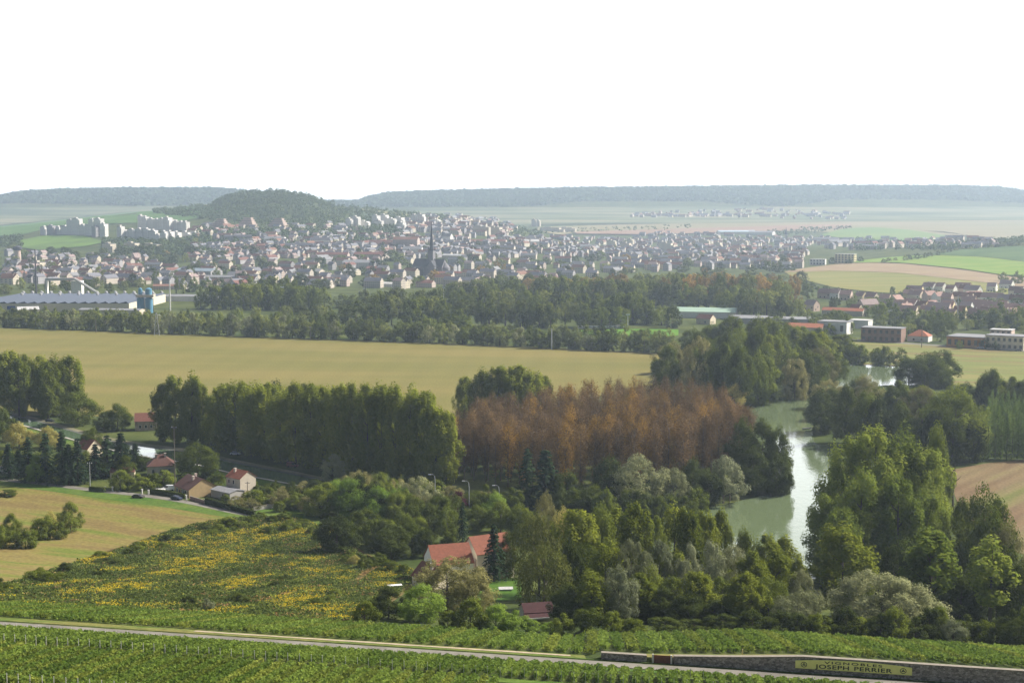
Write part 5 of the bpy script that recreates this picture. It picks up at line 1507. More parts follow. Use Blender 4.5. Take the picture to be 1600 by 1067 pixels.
# ------------------------------------------------------------------ factory and silos
def factory():
    p = at(75, 488)
    x0, x1 = at(-60, 489).x, at(196, 489).x
    D_, H = 150, 8.5
    root = put("factory_hall", None, None, Vector(((x0 + x1) / 2, p.y + 5, 0)))
    L = x1 - x0
    put("wall", MB().box((0, D_ / 2, -.5), (L, D_, H + .5)).mesh("factory wall", wallm("factory cream", (.58, .53, .41))), root)
    rf_ = MB(); n = 16
    dx = L / n
    for i in range(n):
        a = -L / 2 + i * dx
        rf_.prism([(a, H + .02), (a + dx, H + .02), (a + dx * .72, H + 1.9)], -.4, D_)
    put("roof", rf_.mesh("sawtooth roof", plain_mat("blue grey sheeting", (.06, .075, .105), .7, noise=.15, nscale=.2)), root)
    for i in range(n):
        a = -L / 2 + i * dx + dx * .72
        put("roof_vent", cached(("vent",), lambda: MB().lathe((0, 0, 0), [(1.2, 0), (1.2, 1.0), (1.9, 1.3), (1.7, 2.2), (.7, 2.7)], 10).mesh("roof vent", R_WHITE)), root, (a, D_ - 6, H + 1.2))
        if i % 2:
            put("roof_vent", cached(("vent",), lambda: None), root, (a, D_ - 40, H + 1.2))
    dm = plain_mat("blue door paint", (.03, .08, .28), .5)
    put("door", MB().box((at(15, 488).x - (x0 + x1) / 2, -.08, 0), (8, .15, 6)).mesh("factory door", dm), root)
    tag(root, "wide cream factory hall with a blue grey sawtooth roof and white vents", "factory")
factory()
house(at(48, 489) + Vector((0, -8, 0)), R(25), 20, 14, 4.2, 2.6, W_CREAM, R_WHITE, "white roofed loading shed in front of the factory hall", cat="shed", name="loading_shed")
house(at(175, 491), R(-8), 62, 16, 4.5, 1.2, W_BEIGE, R_GREY, "long low beige store right of the factory hall", cat="shed", name="store_building")
house(at(300, 470), R(-6), 120, 22, 5.5, 1.6, W_WHITE, R_GREY, "long low white warehouse right of the blue silos", cat="warehouse", name="warehouse")
def silos():
    p = at(227, 489); k = m_per_px(p)
    root = put("silo_plant", None, None, p)
    h = h_to(p, 466); ht = h_to(p, 450)
    for x, r in ((-9 * k, 2.4), (-4.2 * k, 2.4), (6 * k, 6 * k)):
        put("silo", MB().lathe((x, 0, -.3), [(r, 0), (r, h), (r * .5, h + 1.2)], 18).mesh("silo barrel", M_BLUE), root)
    put("platform", MB().box((1 * k, 0, h + 1.0), (28 * k, 8, 2.6)).mesh("silo platform", W_BEIGE), root)
    for x, r in ((-7 * k, 3.2 * k), (6 * k, 5 * k)):
        put("upper_tank", MB().lathe((x, 0, h + 3.6), [(r, 0), (r, ht - h - 4.6), (r * .3, ht - h - 3.4)], 16).mesh("upper tank", M_BLUE), root)
    put("ladder", MB().box((14 * k, -3, 0), (.5, .3, h)).mesh("silo ladder", M_DKMET), root)
    tag(root, "blue silos under a cream platform right of the factory", "silo")
silos()
def conveyor():
    p = at(100, 463)
    root = put("conveyor_plant", None, None, p); k = m_per_px(p); z = h_to(p, 438)
    put("gallery", MB().box((-5 * k, 0, z), (46 * k, 4, 2.6)).mesh("conveyor gallery", R_WHITE), root)
    put("tower", MB().box((20 * k, 4, -.5), (16 * k, 10, z - .1)).mesh("conveyor tower", W_WHITE), root)
    put("leg_frame", MB().box((-26 * k, 0, -.5), (2, 5, z + .3)).mesh("gallery leg", W_WHITE), root)
    put("incline", MB().tube([(18 * k, -2, z + 2), (56 * k, -4, 3)], 1.6, 6).mesh("inclined conveyor", R_WHITE), root)
    tag(root, "white conveyor gallery with tower and sloping chute behind the factory", "conveyor")
conveyor()
# ------------------------------------------------------------------ hillside houses at the right
WM = [W_CREAM, W_CREAM, W_PINK, W_WHITE, W_YELL, W_WHITE]; R_TBR = roofm("town brown roofs", (.36, .27, .25)); R_VRB = roofm("village red brown roofs", (.42, .26, .21)); RMs = [R_TBR, R_VRB, R_VRB, R_TBR, R_VRB, R_TOR]
sub = [  # px, base row, kind
    (1212, 479), (1268, 486), (1290, 466), (1306, 467), (1322, 469), (1345, 472), (1362, 473), (1383, 476), (1400, 477), (1407, 486), (1425, 484), (1441, 488), (1456, 487), (1468, 490),
    (1482, 488), (1510, 489), (1522, 485), (1538, 486), (1552, 489), (1566, 487), (1580, 492), (1596, 494), (1420, 468), (1436, 468), (1452, 470), (1466, 472), (1480, 474), (1498, 472),
    (1512, 473), (1528, 472), (1545, 473), (1560, 474), (1574, 476), (1590, 477), (1455, 455), (1470, 456), (1486, 460), (1508, 459), (1520, 460), (1550, 456), (1573, 451), (1588, 462), (1600, 466),
    (1618, 470), (1612, 486), (1530, 500), (1548, 499), (1478, 501), (1462, 498), (1500, 497), (1586, 500), (1570, 502), (1395, 489), (1416, 492), (1356, 484)]
cat_txt = {W_CREAM.name: "cream", W_BEIGE.name: "beige", W_PINK.name: "pinkish", W_GREY.name: "grey", W_YELL.name: "yellow", W_WHITE.name: "white"}
rt_txt = {R_TBR.name: "greyish brown", R_VRB.name: "reddish", R_BROWN.name: "brown", R_RB.name: "red brown", R_DARK.name: "slate", R_OR.name: "orange", R_TOR.name: "orange"}
for i in range(14):
    sub.append((TR.uniform(1392, 1625), TR.uniform(455, 500)))
for i, (px, y) in enumerate(sub):
    wm, rm = WM[TR.randrange(6)], RMs[TR.randrange(6)]
    L_, W__, H_, RH_ = TR.choice([(13, 10, 6.6, 4.6), (16, 10, 6.2, 5.0), (11, 9.5, 7.0, 4.4), (20, 10.5, 5.8, 5.2)])
    q = at(px, y)
    lb = f"{cat_txt[wm.name]} house with a {rt_txt[rm.name]} roof in the hillside village"
    house(q, R(-42 + TR.uniform(-12, 12) + (75 if TR.random() < .12 else 0)), L_, W__, H_, RH_, wm, rm, lb, group=lb.replace(" house", " houses"), chimneys=[(TR.choice([-3, 3]), TR.choice([-.8, .8]))] if TR.random() < .8 else (),
          windows=[('f', -L_ * .28, 1.0, 1.2, 1.4), ('f', L_ * .05, 1.0, 1.2, 1.4), ('f', L_ * .32, 3.2, 1.2, 1.3), ('r', -1.8, 1.2, 1.2, 1.5), ('r', 1.6, 3.6, 1.1, 1.4)])
def flat_block(px, y, ytop, wpx, dep, wm, rz, label, cat="building", name="flat_building", rows=0, cols=0, group=None, rm=R_WHITE, side=0):
    p = at(px, y); k = m_per_px(p); H = max(h_to(p, ytop), 2.5); L = wpx * k
    root = put(name, None, None, p, rz)
    put("wall", MB().box((0, 0, -1), (L, dep, H + 1)).mesh("block wall", wm), root)
    put("roof", MB().box((0, 0, H + .003), (L + .6, dep + .6, .5)).mesh("block roof", rm), root)
    wh_ = H / max(rows, 1)
    wn = cached(("bw", round(wh_, 1), round(L / max(cols, 1), 1)), lambda: MB().box((0, 0, 0), (min(L / max(cols, 1) * .5, 2.6), .12, wh_ * .5)).mesh("block window", M_GLASS)) if rows else None
    for r in range(rows):
        for c in range(cols):
            put("window", wn, root, (-L / 2 + (c + .5) * L / cols, -dep / 2 - .05, r * wh_ + wh_ * .25))
        for c in range(side):
            put("window", wn, root, (L / 2 + .05, -dep / 2 + (c + .5) * dep / side, r * wh_ + wh_ * .25), math.pi / 2)
    return tag(root, label, cat, group)
flat_block(1321, 411, 397, 32, 12, W_YELL, R(-35), "pale yellow apartment block left of the green hill crest", "apartment block", "apartment_block", 4, 6, side=2)
flat_block(1278, 414, 405, 24, 10, W_WHITE, R(-25), "low white flats left of the pale yellow apartment block", "apartment block", "apartment_block", 2, 5)
flat_block(1380, 533, 512, 62, 16, W_BRICK, R(-28), "long dark brick building with small windows beside the right field", "building", "brick_building", 2, 7, rm=R_GREY)
flat_block(1517, 541, 525, 60, 26, wallm("orange cladding", (.42, .20, .06)), R(-34), "low orange store with a white sign band by the main road", "store", "store_building", 1, 6, rm=R_GREY)
flat_block(1505, 533, 528, 18, .8, W_WHITE, R(-34), "white blank sign panel over the orange store's front", "sign", "store_sign")
flat_block(1574, 545, 524, 58, 18, W_CREAM, R(-34), "two storey cream office block beside the orange store", "office", "office_building", 2, 7, rm=R_GREY, side=3)
flat_block(1566, 527, 515, 32, 14, W_PINK, R(-30), "pinkish flat roofed building behind the cream office", "building", rows=2, cols=4)
flat_block(1305, 521, 502, 46, 18, W_WHITE, R(-30), "white commercial building right of the red roofed hall", "building", rows=1, cols=3, rm=R_GREY)
flat_block(1215, 505, 497, 120, 30, W_GREY, R(-16), "long grey roofed store behind the river bank wood", "warehouse", "warehouse", rm=R_GREY)
flat_block(1340, 512, 500, 40, 14, W_WHITE, R(-30), "white building behind the dark brick building", "building")
house(at(1258, 521), R(-22), 30, 14, 5.5, 3, W_BEIGE, R_OR, "hall with a bright red orange roof beside the white commercial building", cat="hall", name="hall_building", windows=[('r', -3, 1, 2, 2.5), ('r', 3, 1, 2, 2.5)])
house(at(1318, 493), R(-30), 40, 10, 5, 2.4, W_BEIGE, R_OR, "long house with a pinkish tiled roof under the hillside village", windows=[('f', -14, 1.2, 1.4, 1.6), ('f', -6, 1.2, 1.4, 1.6), ('f', 4, 1.2, 1.4, 1.6), ('r', 0, 1.2, 1.4, 1.6)])
house(at(1338, 493), R(-45), 10, 9, 7, 4, W_CREAM, R_RB, "tall house with a lit cream gable at the end of the long house", windows=[('r', 0, 3, 1.2, 1.6)])
house(at(1437, 533), R(-30), 16, 13, 4.5, 4.2, W_WHITE, R_OR, "villa with a pyramid tiled roof beside the brick building", name="villa", hip=True, windows=[('f', -3, 1, 1.4, 1.6), ('f', 3, 1, 1.4, 1.6)])
house(at(1545, 495), R(-30), 26, 10, 4.5, 3, W_CREAM, R_RED, "house with a long bright red roof low in the hillside village", windows=[('f', -4, 1, 1.4, 1.6)])
house(at(1103, 506), R(-35), 14, 11, 5, 3.5, W_CREAM, R_BROWN, "cream house with a gable right of the sports lawn", windows=[('r', 0, 1.2, 1.4, 1.6), ('f', 2, 1.2, 1.4, 1.6)])
house(at(1170, 501), R(-15), 34, 12, 4, 1, W_BEIGE, R_GREY, "long low beige building behind the sports lawn trees")
house(at(1104, 496), R(-14), 56, 24, 6, 3.4, W_WHITE, plain_mat("pale green roof", (.32, .44, .34), .7), "white sports hall with a pale green roof", cat="hall", name="sports_hall")
# trees among the hillside houses
for i in range(62):
    px = TR.uniform(1200, 1620); y = TR.uniform(468, 520) if px > 1380 else TR.uniform(472, 516)
    p = at(px, y)
    tree(TR.choice(['f_broad', 'f_round', 'f_dark', 'f_row']), p, TR.uniform(6, 12), TR.uniform(8, 14), "garden tree between the houses of the hillside village", "garden trees of the hillside village")
for px, y, w_ in [(1375, 506, 34), (1392, 500, 30), (1470, 520, 36), (1482, 512, 26), (1310, 520, 22), (1325, 521, 24), (1298, 521, 14), (1560, 512, 40), (1590, 514, 36), (1460, 505, 26), (1245, 462, 20), (1262, 466, 22), (1222, 470, 26),
                  (1568, 440, 16), (1590, 444, 20), (1470, 534, 16), (1500, 545, 14), (1540, 545, 18), (1556, 547, 14), (1418, 462, 14), (1432, 458, 12)]:
    p = at(px, y)
    tree('f_round', p, w_ * m_per_px(p) * 1.0, w_ * m_per_px(p), "larger round tree standing among the hillside houses and stores", "larger trees of the hillside village")
belt(['f_dark', 'f_broad'], [(1380, 411), (1440, 405), (1500, 392), (1600, 385)], [(1380, 404), (1500, 386), (1600, 378)], 22, (7, 13), "small tree on the crest of the right hill", "trees on the right hill crest", .5, 1)

for i in range(40):
    p = at(TR.uniform(1385, 1620), TR.uniform(456, 502))
    tree(TR.choice(['f_round', 'f_broad', 'f_dark']), p, TR.uniform(5, 10), TR.uniform(7, 13), "small tree in a garden among the closely set hillside houses", "garden trees among the hillside houses")
for i in range(34):
    p = at(TR.uniform(1375, 1615), TR.uniform(500, 527))
    tree(TR.choice(['f_round', 'f_round', 'f_dark', 'f_row']), p, TR.uniform(8, 14), TR.uniform(11, 18), "round tree in the green strip between hillside village and main road", "trees between village and main road")
for i in range(26):
    p = at(TR.uniform(1200, 1380), TR.uniform(500, 524))
    tree(TR.choice(['f_round', 'f_broad', 'f_dark']), p, TR.uniform(7, 12), TR.uniform(10, 16), "bushy tree among the stores behind the river bank wood", "trees among the stores")
for px, y, w_, h_ in [(1202, 424, 22, 17), (1218, 426, 20, 15), (1236, 424, 18, 13), (1192, 420, 18, 14), (1300, 412, 12, 10), (1326, 413, 12, 9), (1345, 410, 10, 10), (1250, 452, 22, 20), (1268, 456, 20, 16), (1225, 458, 26, 20), (1205, 462, 24, 18), (1290, 456, 18, 10), (1310, 458, 16, 9)]:
    p = at(px, y); k = m_per_px(p)
    tree('f_dark' if w_ < 21 else 'f_round', p, h_ * k, w_ * k, "dark bushy tree at the left foot of the green tan hill field", "trees at the hill field's left foot")
# ------------------------------------------------------------------ the town
def facade_mat(name, c, dark, sx, sz):
    m, n, p = new_mat(name)
    p.inputs['Roughness'].default_value = .85
    tc = n.nodes.new("ShaderNodeTexCoord"); sp = n.nodes.new("ShaderNodeSeparateXYZ")
    n.links.new(tc.outputs['Object'], sp.inputs[0])
    ad = n.nodes.new("ShaderNodeMath"); n.links.new(sp.outputs[0], ad.inputs[0]); n.links.new(sp.outputs[1], ad.inputs[1])
    def cell(src, per, frac):
        d = n.nodes.new("ShaderNodeMath"); d.operation = 'DIVIDE'; n.links.new(src, d.inputs[0]); d.inputs[1].default_value = per
        f = n.nodes.new("ShaderNodeMath"); f.operation = 'FRACT'; n.links.new(d.outputs[0], f.inputs[0])
        g = n.nodes.new("ShaderNodeMath"); g.operation = 'LESS_THAN'; n.links.new(f.outputs[0], g.inputs[0]); g.inputs[1].default_value = frac
        return g.outputs[0]
    mu = n.nodes.new("ShaderNodeMath"); mu.operation = 'MULTIPLY'
    n.links.new(cell(ad.outputs[0], sx, .42), mu.inputs[0]); n.links.new(cell(sp.outputs[2], sz, .5), mu.inputs[1])
    mx = n.nodes.new("ShaderNodeMix"); mx.data_type = 'RGBA'; mx.inputs[6].default_value = c4([q * .92 for q in c]); mx.inputs[7].default_value = c4(dark)
    n.links.new(mu.outputs[0], mx.inputs[0]); n.links.new(mx.outputs[2], p.inputs['Base Color'])
    return m
F_WHITE = facade_mat("white tower facade", (.80, .77, .71), (.36, .35, .34), 3.4, 2.9)
F_CREAM = facade_mat("cream block facade", (.68, .60, .46), (.28, .26, .24), 3.2, 2.9)
F_PINK = facade_mat("pink town facade", (.52, .42, .36), (.20, .18, .18), 3.0, 3.1)
F_GREY = facade_mat("grey town facade", (.42, .40, .40), (.16, .16, .18), 3.2, 3.1)
F_BEI = facade_mat("beige town facade", (.58, .51, .42), (.22, .20, .19), 3.0, 3.1)
def tower(px, ytop, ybase, wpx, dep, mat, label, group, rz=None):
    p = at(px, ybase); k = m_per_px(p); H = max(h_to(p, ytop), 4); L = max(wpx * k * 1.3, 4)
    root = put("apartment_block", None, None, p, R(-32 + TR.uniform(-6, 6)) if rz is None else rz)
    m = MB().box((0, 0, -4), (L * .8, dep, H + 4))
    m.box((L * .44, -dep * .12, -4), (L * .28, dep * .7, H + 4 - TR.uniform(1, 6)))
    put("wall", m.mesh("tower wall", mat), root)
    put("roof", MB().box((0, 0, H + .01), (L * .8 + .5, dep + .5, .6)).mesh("tower roof", R_GREY), root)
    put("stair_head", MB().box((-L * .12, 0, H + .62), (L * .3, dep * .4, 2.6)).mesh("stair head", mat), root)
    tag(root, label, "apartment block", group)
g1, g2, g3 = "tower blocks over the vineyard knoll", "tower blocks of the stepped hill estate", "white blocks below the wooded hill"
for px, a, b, w_ in [(70, 355, 367, 11), (81, 353, 368, 12), (92, 355, 367, 12), (103, 354, 367, 13), (112, 344, 367, 11), (121, 342, 367, 14), (131, 352, 367, 11), (140, 352, 368, 12), (146, 343, 368, 11), (155, 342, 369, 14), (163, 350, 370, 8), (150, 354, 370, 8)]:
    tower(px, a, b, w_, 14, F_WHITE if px % 3 else F_GREY, "white tower block in the cluster above the vineyard knoll", g1)
for px, a, b, w_ in [(221, 337, 358, 7), (228, 339, 358, 8), (237, 342, 358, 9), (246, 343, 359, 9), (254, 342, 359, 9), (262, 340, 361, 10), (269, 343, 360, 8), (276, 346, 360, 8), (284, 347, 360, 9), (291, 347, 361, 7),
                     (189, 354, 374, 8), (197, 361, 373, 10), (207, 359, 373, 12), (219, 358, 373, 13), (230, 358, 373, 12), (240, 360, 374, 10), (248, 367, 375, 10), (257, 362, 376, 9), (266, 362, 375, 10), (276, 363, 371, 12), (290, 363, 369, 16), (305, 364, 368, 14)]:
    tower(px, a, b, w_, 13, F_WHITE, "white tower block in the long estate left of the wooded hill", g2)
for px, a, b, w_ in [(546, 342, 357, 9), (556, 339, 357, 12), (569, 346, 357, 14), (588, 337, 353, 10), (600, 336, 352, 12), (612, 342, 354, 12), (624, 340, 352, 14), (627, 348, 360, 12), (648, 336, 350, 10), (657, 335, 351, 12), (592, 345, 356, 12),
                     (702, 341, 347, 24), (725, 342, 347, 26), (748, 345, 350, 22), (680, 343, 352, 14), (835, 343, 354, 7), (841, 344, 354, 5), (860, 356, 363, 34), (885, 356, 363, 24)]:
    tower(px, a, b, w_, 13, F_CREAM if px > 690 else F_WHITE, "pale apartment block on the slope behind the town centre", g3)
for px, a, b, w_ in [(751, 354, 367, 24), (772, 355, 367, 26), (1120, 368, 377, 8), (1122, 379, 390, 10), (1150, 377, 388, 14), (1162, 376, 388, 10), (985, 374, 386, 8), (1040, 380, 392, 20), (1052, 366, 374, 6), (978, 380, 392, 14), (1100, 375, 384, 14), (955, 376, 388, 12)]:
    tower(px, a, b, w_, 13, F_CREAM, "cream apartment block among the roofs of the far town", "cream apartment blocks in the town")
for px, a, b, w_ in [(171, 381, 394, 18), (206, 380, 390, 22), (236, 382, 388, 34), (60, 410, 422, 20)]:
    tower(px, a, b, w_, 14, F_CREAM, "cream block among the trees below the long estate", "cream blocks below the estate")
def ziggurat(px, a, b, w_, label):
    p = at(px, b); k = m_per_px(p); H = h_to(p, a); L = w_ * k
    root = put("terraced_block", None, None, p, R(-20))
    n = 5
    for i in range(n):
        f = 1 - .58 * i / (n - 1)
        put("storey", MB().box((0, i * 1.5, H * i / n - (3 if i == 0 else 0)), (L * f, 22 - i * 3, H / n * .72 + (3 if i == 0 else 0))).mesh("terrace storey", F_PINK), root)
        put("balcony", MB().box((0, i * 1.5 - 1, H * i / n + H / n * .72 + .01), (L * f + 1.6, 23 - i * 3, H / n * .26)).mesh("terrace balcony", W_PINK), root)
    tag(root, label, "apartment block")
ziggurat(344, 342, 358, 30, "stepped pinkish terrace block right of the long estate")
ziggurat(386, 340, 357, 32, "stepped pinkish terrace block in the middle of the three")
ziggurat(434, 341, 358, 34, "stepped pinkish terrace block below the wooded hill, furthest right")

# church
def church():
    p = at(672, 430); k = m_per_px(p)
    root = put("church", None, None, p, R(-24))
    H = h_to(p, 347)
    st = plain_mat("church stone", (.20, .19, .20), .9, noise=.15, nscale=.3); sl_ = R_DARK
    tx, tw = 3 * k, 8.5
    hb = H * .46
    put("tower", MB().box((tx, 0, -1), (tw, tw, hb + 1)).mesh("church tower", st), root)
    put("spire", MB().lathe((tx, 0, hb), [(tw * .52, 0), (tw * .40, H * .06), (tw * .2, H * .3), (.15, H * .54)], 8).mesh("church spire", sl_), root)
    for a in (-1, 1):
        for b in (-1, 1):
            put("pinnacle", MB().lathe((tx + a * tw * .44, b * tw * .44, hb), [(.9, 0), (.9, 3), (.05, 9)], 6).mesh("pinnacle", sl_), root)
    L, W, Hn = 52 * k, 20, 14
    nv = put("nave", walls(L, W, Hn, 11).mesh("nave wall", st), root)
    put("roof", roof(L, W, Hn, 11).mesh("nave roof", sl_), root)
    t = put("transept", walls(34, 13, Hn, 9).mesh("transept wall", st), root, (10 * k, 0, 0), math.pi / 2)
    put("roof", roof(34, 13, Hn, 9).mesh("transept roof", sl_), root, (10 * k, 0, .05), math.pi / 2)
    put("apse", MB().lathe((L / 2, 0, -1), [(8, 0), (8, 13), (.2, 23)], 12).mesh("apse wall", st), root)
    for i in range(6):
        put("buttress", MB().box((-L / 2 + 4 + i * L / 6.5, -W / 2 - 1, -1), (1.2, 2.4, 12), taper=.7).mesh("buttress", st), root)
    tag(root, "dark church with a tall pointed spire in the middle of the town", "church")
church()
def steeple(px, ytop, y, label):
    p = at(px, y); H = h_to(p, ytop)
    root = put("steeple", None, None, p)
    put("tower", MB().box((0, 0, -2), (7, 7, H * .5 + 2)).mesh("steeple tower", W_GREY), root)
    put("spire", MB().lathe((0, 0, H * .5), [(4.2, 0), (.1, H * .5)], 8).mesh("steeple spire", R_DARK), root)
    tag(root, label, "church tower")
steeple(1228, 355, 378, "thin pointed steeple in the far right of the town")
def water_tower():
    p = at(28, 409); H = h_to(p, 383)
    root = put("water_tower", None, None, p)
    put("shaft", MB().lathe((0, 0, -2), [(6, 0), (5.2, H * .75)], 12).mesh("tower shaft", W_PINK), root)
    put("tank", MB().lathe((0, 0, H * .75 - 2), [(5.2, 0), (8, 2), (8, H * .2), (1, H * .3)], 14).mesh("tower tank", R_DARK), root)
    tag(root, "old round water tower at the left edge of the town", "water tower")
water_tower()
# larger town buildings
big = [(470, 389, 380, 60, 22, F_GREY, R_DARK, "long grey slate roofed institution"), (520, 405, 394, 52, 16, F_PINK, R_TRED, "long building with a red tiled roof"), (580, 404, 394, 56, 18, F_BEI, R_RB, "long building with a red brown roof"),
       (600, 385, 375, 60, 16, F_PINK, R_TRED, "large pinkish building with a red roof"), (635, 390, 370, 40, 18, F_PINK, R_TOR, "tall pink building with an orange red roof"), (490, 432, 420, 30, 20, F_BEI, R_GREY, "pale hall with a curved grey roof"),
       (560, 418, 406, 46, 24, F_WHITE, R_GREY, "large white building with a grey roof"), (550, 430, 420, 24, 14, F_CREAM, R_WHITE, "cream gabled building with a white roof"), (505, 442, 433, 70, 18, F_BEI, R_RB, "long low building with a red brown roof"),
       (610, 448, 442, 52, 14, F_WHITE, R_WHITE, "long low white building"), (665, 449, 438, 28, 12, F_PINK, R_TRED, "pink house with a bright red roof"), (760, 382, 374, 64, 16, F_BEI, R_RB, "long beige building with a red brown roof"),
       (760, 393, 383, 90, 18, F_BEI, R_DARK, "very long building with a dark roof and many windows"), (790, 400, 390, 50, 16, F_GREY, R_DARK, "slate roofed building"), (710, 404, 397, 40, 12, F_CREAM, R_WHITE, "low building with a bright white roof edge"),
       (645, 397, 385, 30, 14, F_WHITE, R_GREY, "white town block"), (700, 380, 365, 14, 12, F_WHITE, R_GREY, "white block right of the spire"), (430, 380, 370, 34, 18, F_WHITE, R_GREY, "white edged hall with a dark roof"),
       (500, 383, 371, 30, 20, F_WHITE, R_DARK, "dark hall with white bands"), (310, 430, 419, 70, 30, F_GREY, plain_mat("blue grey shed roof", (.20, .25, .29), .7), "long blue grey roofed railway shed"),
       (345, 438, 430, 66, 16, F_BEI, R_GREY, "long low pinkish store"), (372, 376, 367, 42, 18, F_GREY, R_DARK, "dark slab building on the slope"), (258, 452, 444, 36, 16, F_PINK, R_TOR, "low building with an orange tiled roof"),
       (500, 450, 442, 40, 16, F_BEI, R_DARK, "gabled hall with a dark roof"), (590, 425, 416, 34, 14, F_PINK, R_RB, "pinkish terrace row"), (700, 432, 424, 50, 12, F_BEI, R_RB, "long terrace row with dormers"),
       (830, 384, 374, 24, 14, F_WHITE, R_WHITE, "white modern block"), (920, 390, 382, 26, 14, F_WHITE, R_GREY, "white rectangular block"), (980, 418, 410, 60, 12, F_GREY, R_DARK, "long slate roofed terrace"),
       (1040, 413, 404, 70, 13, F_GREY, R_DARK, "long dark slate terrace"), (1130, 416, 408, 60, 12, F_BEI, R_DARK, "terrace with a dark roof at the park's edge"), (955, 425, 417, 30, 12, F_PINK, R_TOR, "house row with an orange red roof"),
       (1290, 378, 371, 40, 14, F_BEI, R_GREY, "long pale works building"), (1310, 384, 374, 34, 16, F_CREAM, R_GREY, "cream works building"), (1444, 381, 378, 30, 14, F_WHITE, R_WHITE, "long white shed beyond the green hill"),
       (1150, 366, 360, 60, 30, F_WHITE, plain_mat("pale blue roof", (.4, .48, .55), .6), "large pale blue roofed warehouse"), (1190, 368, 361, 40, 30, F_WHITE, R_GREY, "large grey warehouse by the far fields")]
for px, yb, yt, wpx, dep, wm, rm, lb in big:
    p = at(px, yb); k = m_per_px(p); Ht = max(h_to(p, yt), 6); RH_ = min(Ht * .34, 5.5)
    house(p, R(TR.choice([-28, -20, -12, 14]) + TR.uniform(-5, 5)), wpx * k, dep, Ht - RH_, RH_, wm, rm, lb + " in the town" if "hill" not in lb and "field" not in lb else lb, cat="building", name="town_building")
R_TDK = roofm("pale slate town roofs", (.20, .20, .225))
# ordinary town houses
TOWN = [([(255, 420), (330, 408), (450, 392), (640, 388), (900, 384), (1240, 392)], [(255, 452), (420, 448), (640, 452), (900, 440), (1000, 424), (1260, 420)], 1.0)]
protos_h = []
for i in range(14):
    L_, W__, H_, RH_ = [(12, 9, 6.5, 3.8), (10, 9, 8.5, 3.6), (18, 10, 8, 4), (24, 10, 9, 4.2), (14, 10, 10.5, 3.8), (30, 10, 7, 4), (9, 8, 6, 3.5)][i % 7]
    wm = [F_BEI, F_PINK, F_GREY, F_CREAM, F_BEI, F_GREY][i % 6]; rm = [R_TDK, R_TBR, R_TBR, R_TDK, R_DARK, R_TRED, R_GREY, R_TDK, R_BROWN, R_TOR][(i * 3) % 10]
    a, b = walls(L_, W__, H_, RH_), roof(L_, W__, H_, RH_)
    a.add(b.v, b.f, 1); a.box((L_ * .3, 0, H_ + RH_ - 1), (.9, .8, 2.4), 0, 2)
    protos_h.append((a.mesh("town house", wm, rm, M_CHIM), rt_txt.get(rm.name, {R_TDK.name: "pale slate", R_TBR.name: "greyish brown", R_TRED.name: "red", R_TOR.name: "orange", R_GREY.name: "grey"}.get(rm.name, "dark")), a, wm, rm))
def town_pt(top, bot):
    t = TR.random(); u = TR.random()
    x = top[0][0] + t * (top[-1][0] - top[0][0])
    ya = np.interp(x, [q[0] for q in top], [q[1] for q in top]); yb = np.interp(x, [q[0] for q in bot], [q[1] for q in bot])
    return x, ya + u * (yb - ya)
pts = []
def free(p, dmin):
    for q in pts:
        if abs(q[0] - p.x) < dmin and abs(q[1] - p.y) < dmin:
            return False
    pts.append((p.x, p.y)); return True
cnt = tries = 0
while cnt < 285 and tries < 4000:
    tries += 1
    x, y = town_pt([(250, 424), (330, 412), (450, 404), (640, 404), (900, 402), (1250, 402)], [(250, 454), (420, 450), (640, 452), (900, 442), (1000, 426), (1250, 420)])
    if 650 < x < 705 and 400 < y < 434:
        continue
    p = at(x, y)
    if not free(p, 13):
        continue
    me, rt, *_ = protos_h[TR.randrange(14)]
    o = put("town_house", me, None, p, R(TR.choice([-30, -22, 60, -26]) + TR.uniform(-9, 9)))
    sec = "left of the church" if x < 640 else ("right of the church" if x < 900 else "toward the autumn park")
    lb = f"town house with a {rt} roof {sec}"
    tag(o, lb, "house", lb.replace("house", "houses")); cnt += 1
# everything behind as one mass of roofs
def mass(name, n, top, bot, label, dmin, kinds=range(14), sc_=1.0):
    V, Fc, Mi = [], [], []; mats = []
    k = t_ = 0
    while k < n and t_ < n * 6:
        t_ += 1
        p = at(*town_pt(top, bot))
        if not free(p, dmin):
            continue
        _, _, a, wm, rm = protos_h[TR.choice(list(kinds))]
        for m_ in (wm, rm, M_CHIM):
            if m_ not in mats: mats.append(m_)
        ix = [mats.index(wm), mats.index(rm), mats.index(M_CHIM)]
        g = R(TR.choice([-30, -22, 60]) + TR.uniform(-9, 9)); ca, sa = math.cos(g), math.sin(g)
        b = len(V)
        V += [(p.x + (x * ca - y * sa) * sc_, p.y + (x * sa + y * ca) * sc_, p.z + z * sc_ - .5) for x, y, z in a.v]
        Fc += [tuple(b + i for i in f) for f in a.f]; Mi += [ix[q] for q in a.m]; k += 1
    me = bpy.data.meshes.new(name); me.from_pydata(V, [], Fc)
    for m_ in mats: me.materials.append(m_)
    me.polygons.foreach_set('material_index', Mi); me.update()
    tag(put(name, me), label, None, kind='stuff')
mass("distant_rooftops", 950, [(300, 385), (450, 375), (640, 366), (900, 372), (1260, 376)], [(300, 412), (450, 404), (640, 404), (900, 402), (1250, 402)], "dense mass of pale houses and dark roofs filling the far town", 9, sc_=.9)
mass("slope_rooftops", 170, [(620, 350), (700, 336), (780, 343), (800, 352)], [(620, 366), (700, 366), (780, 370), (830, 372)], "mass of small pale houses on the slope behind the church", 12)
mass("hill_rooftops", 60, [(300, 352), (420, 356), (560, 352)], [(300, 376), (420, 376), (560, 372)], "few pale houses among the trees under the wooded hill", 20)
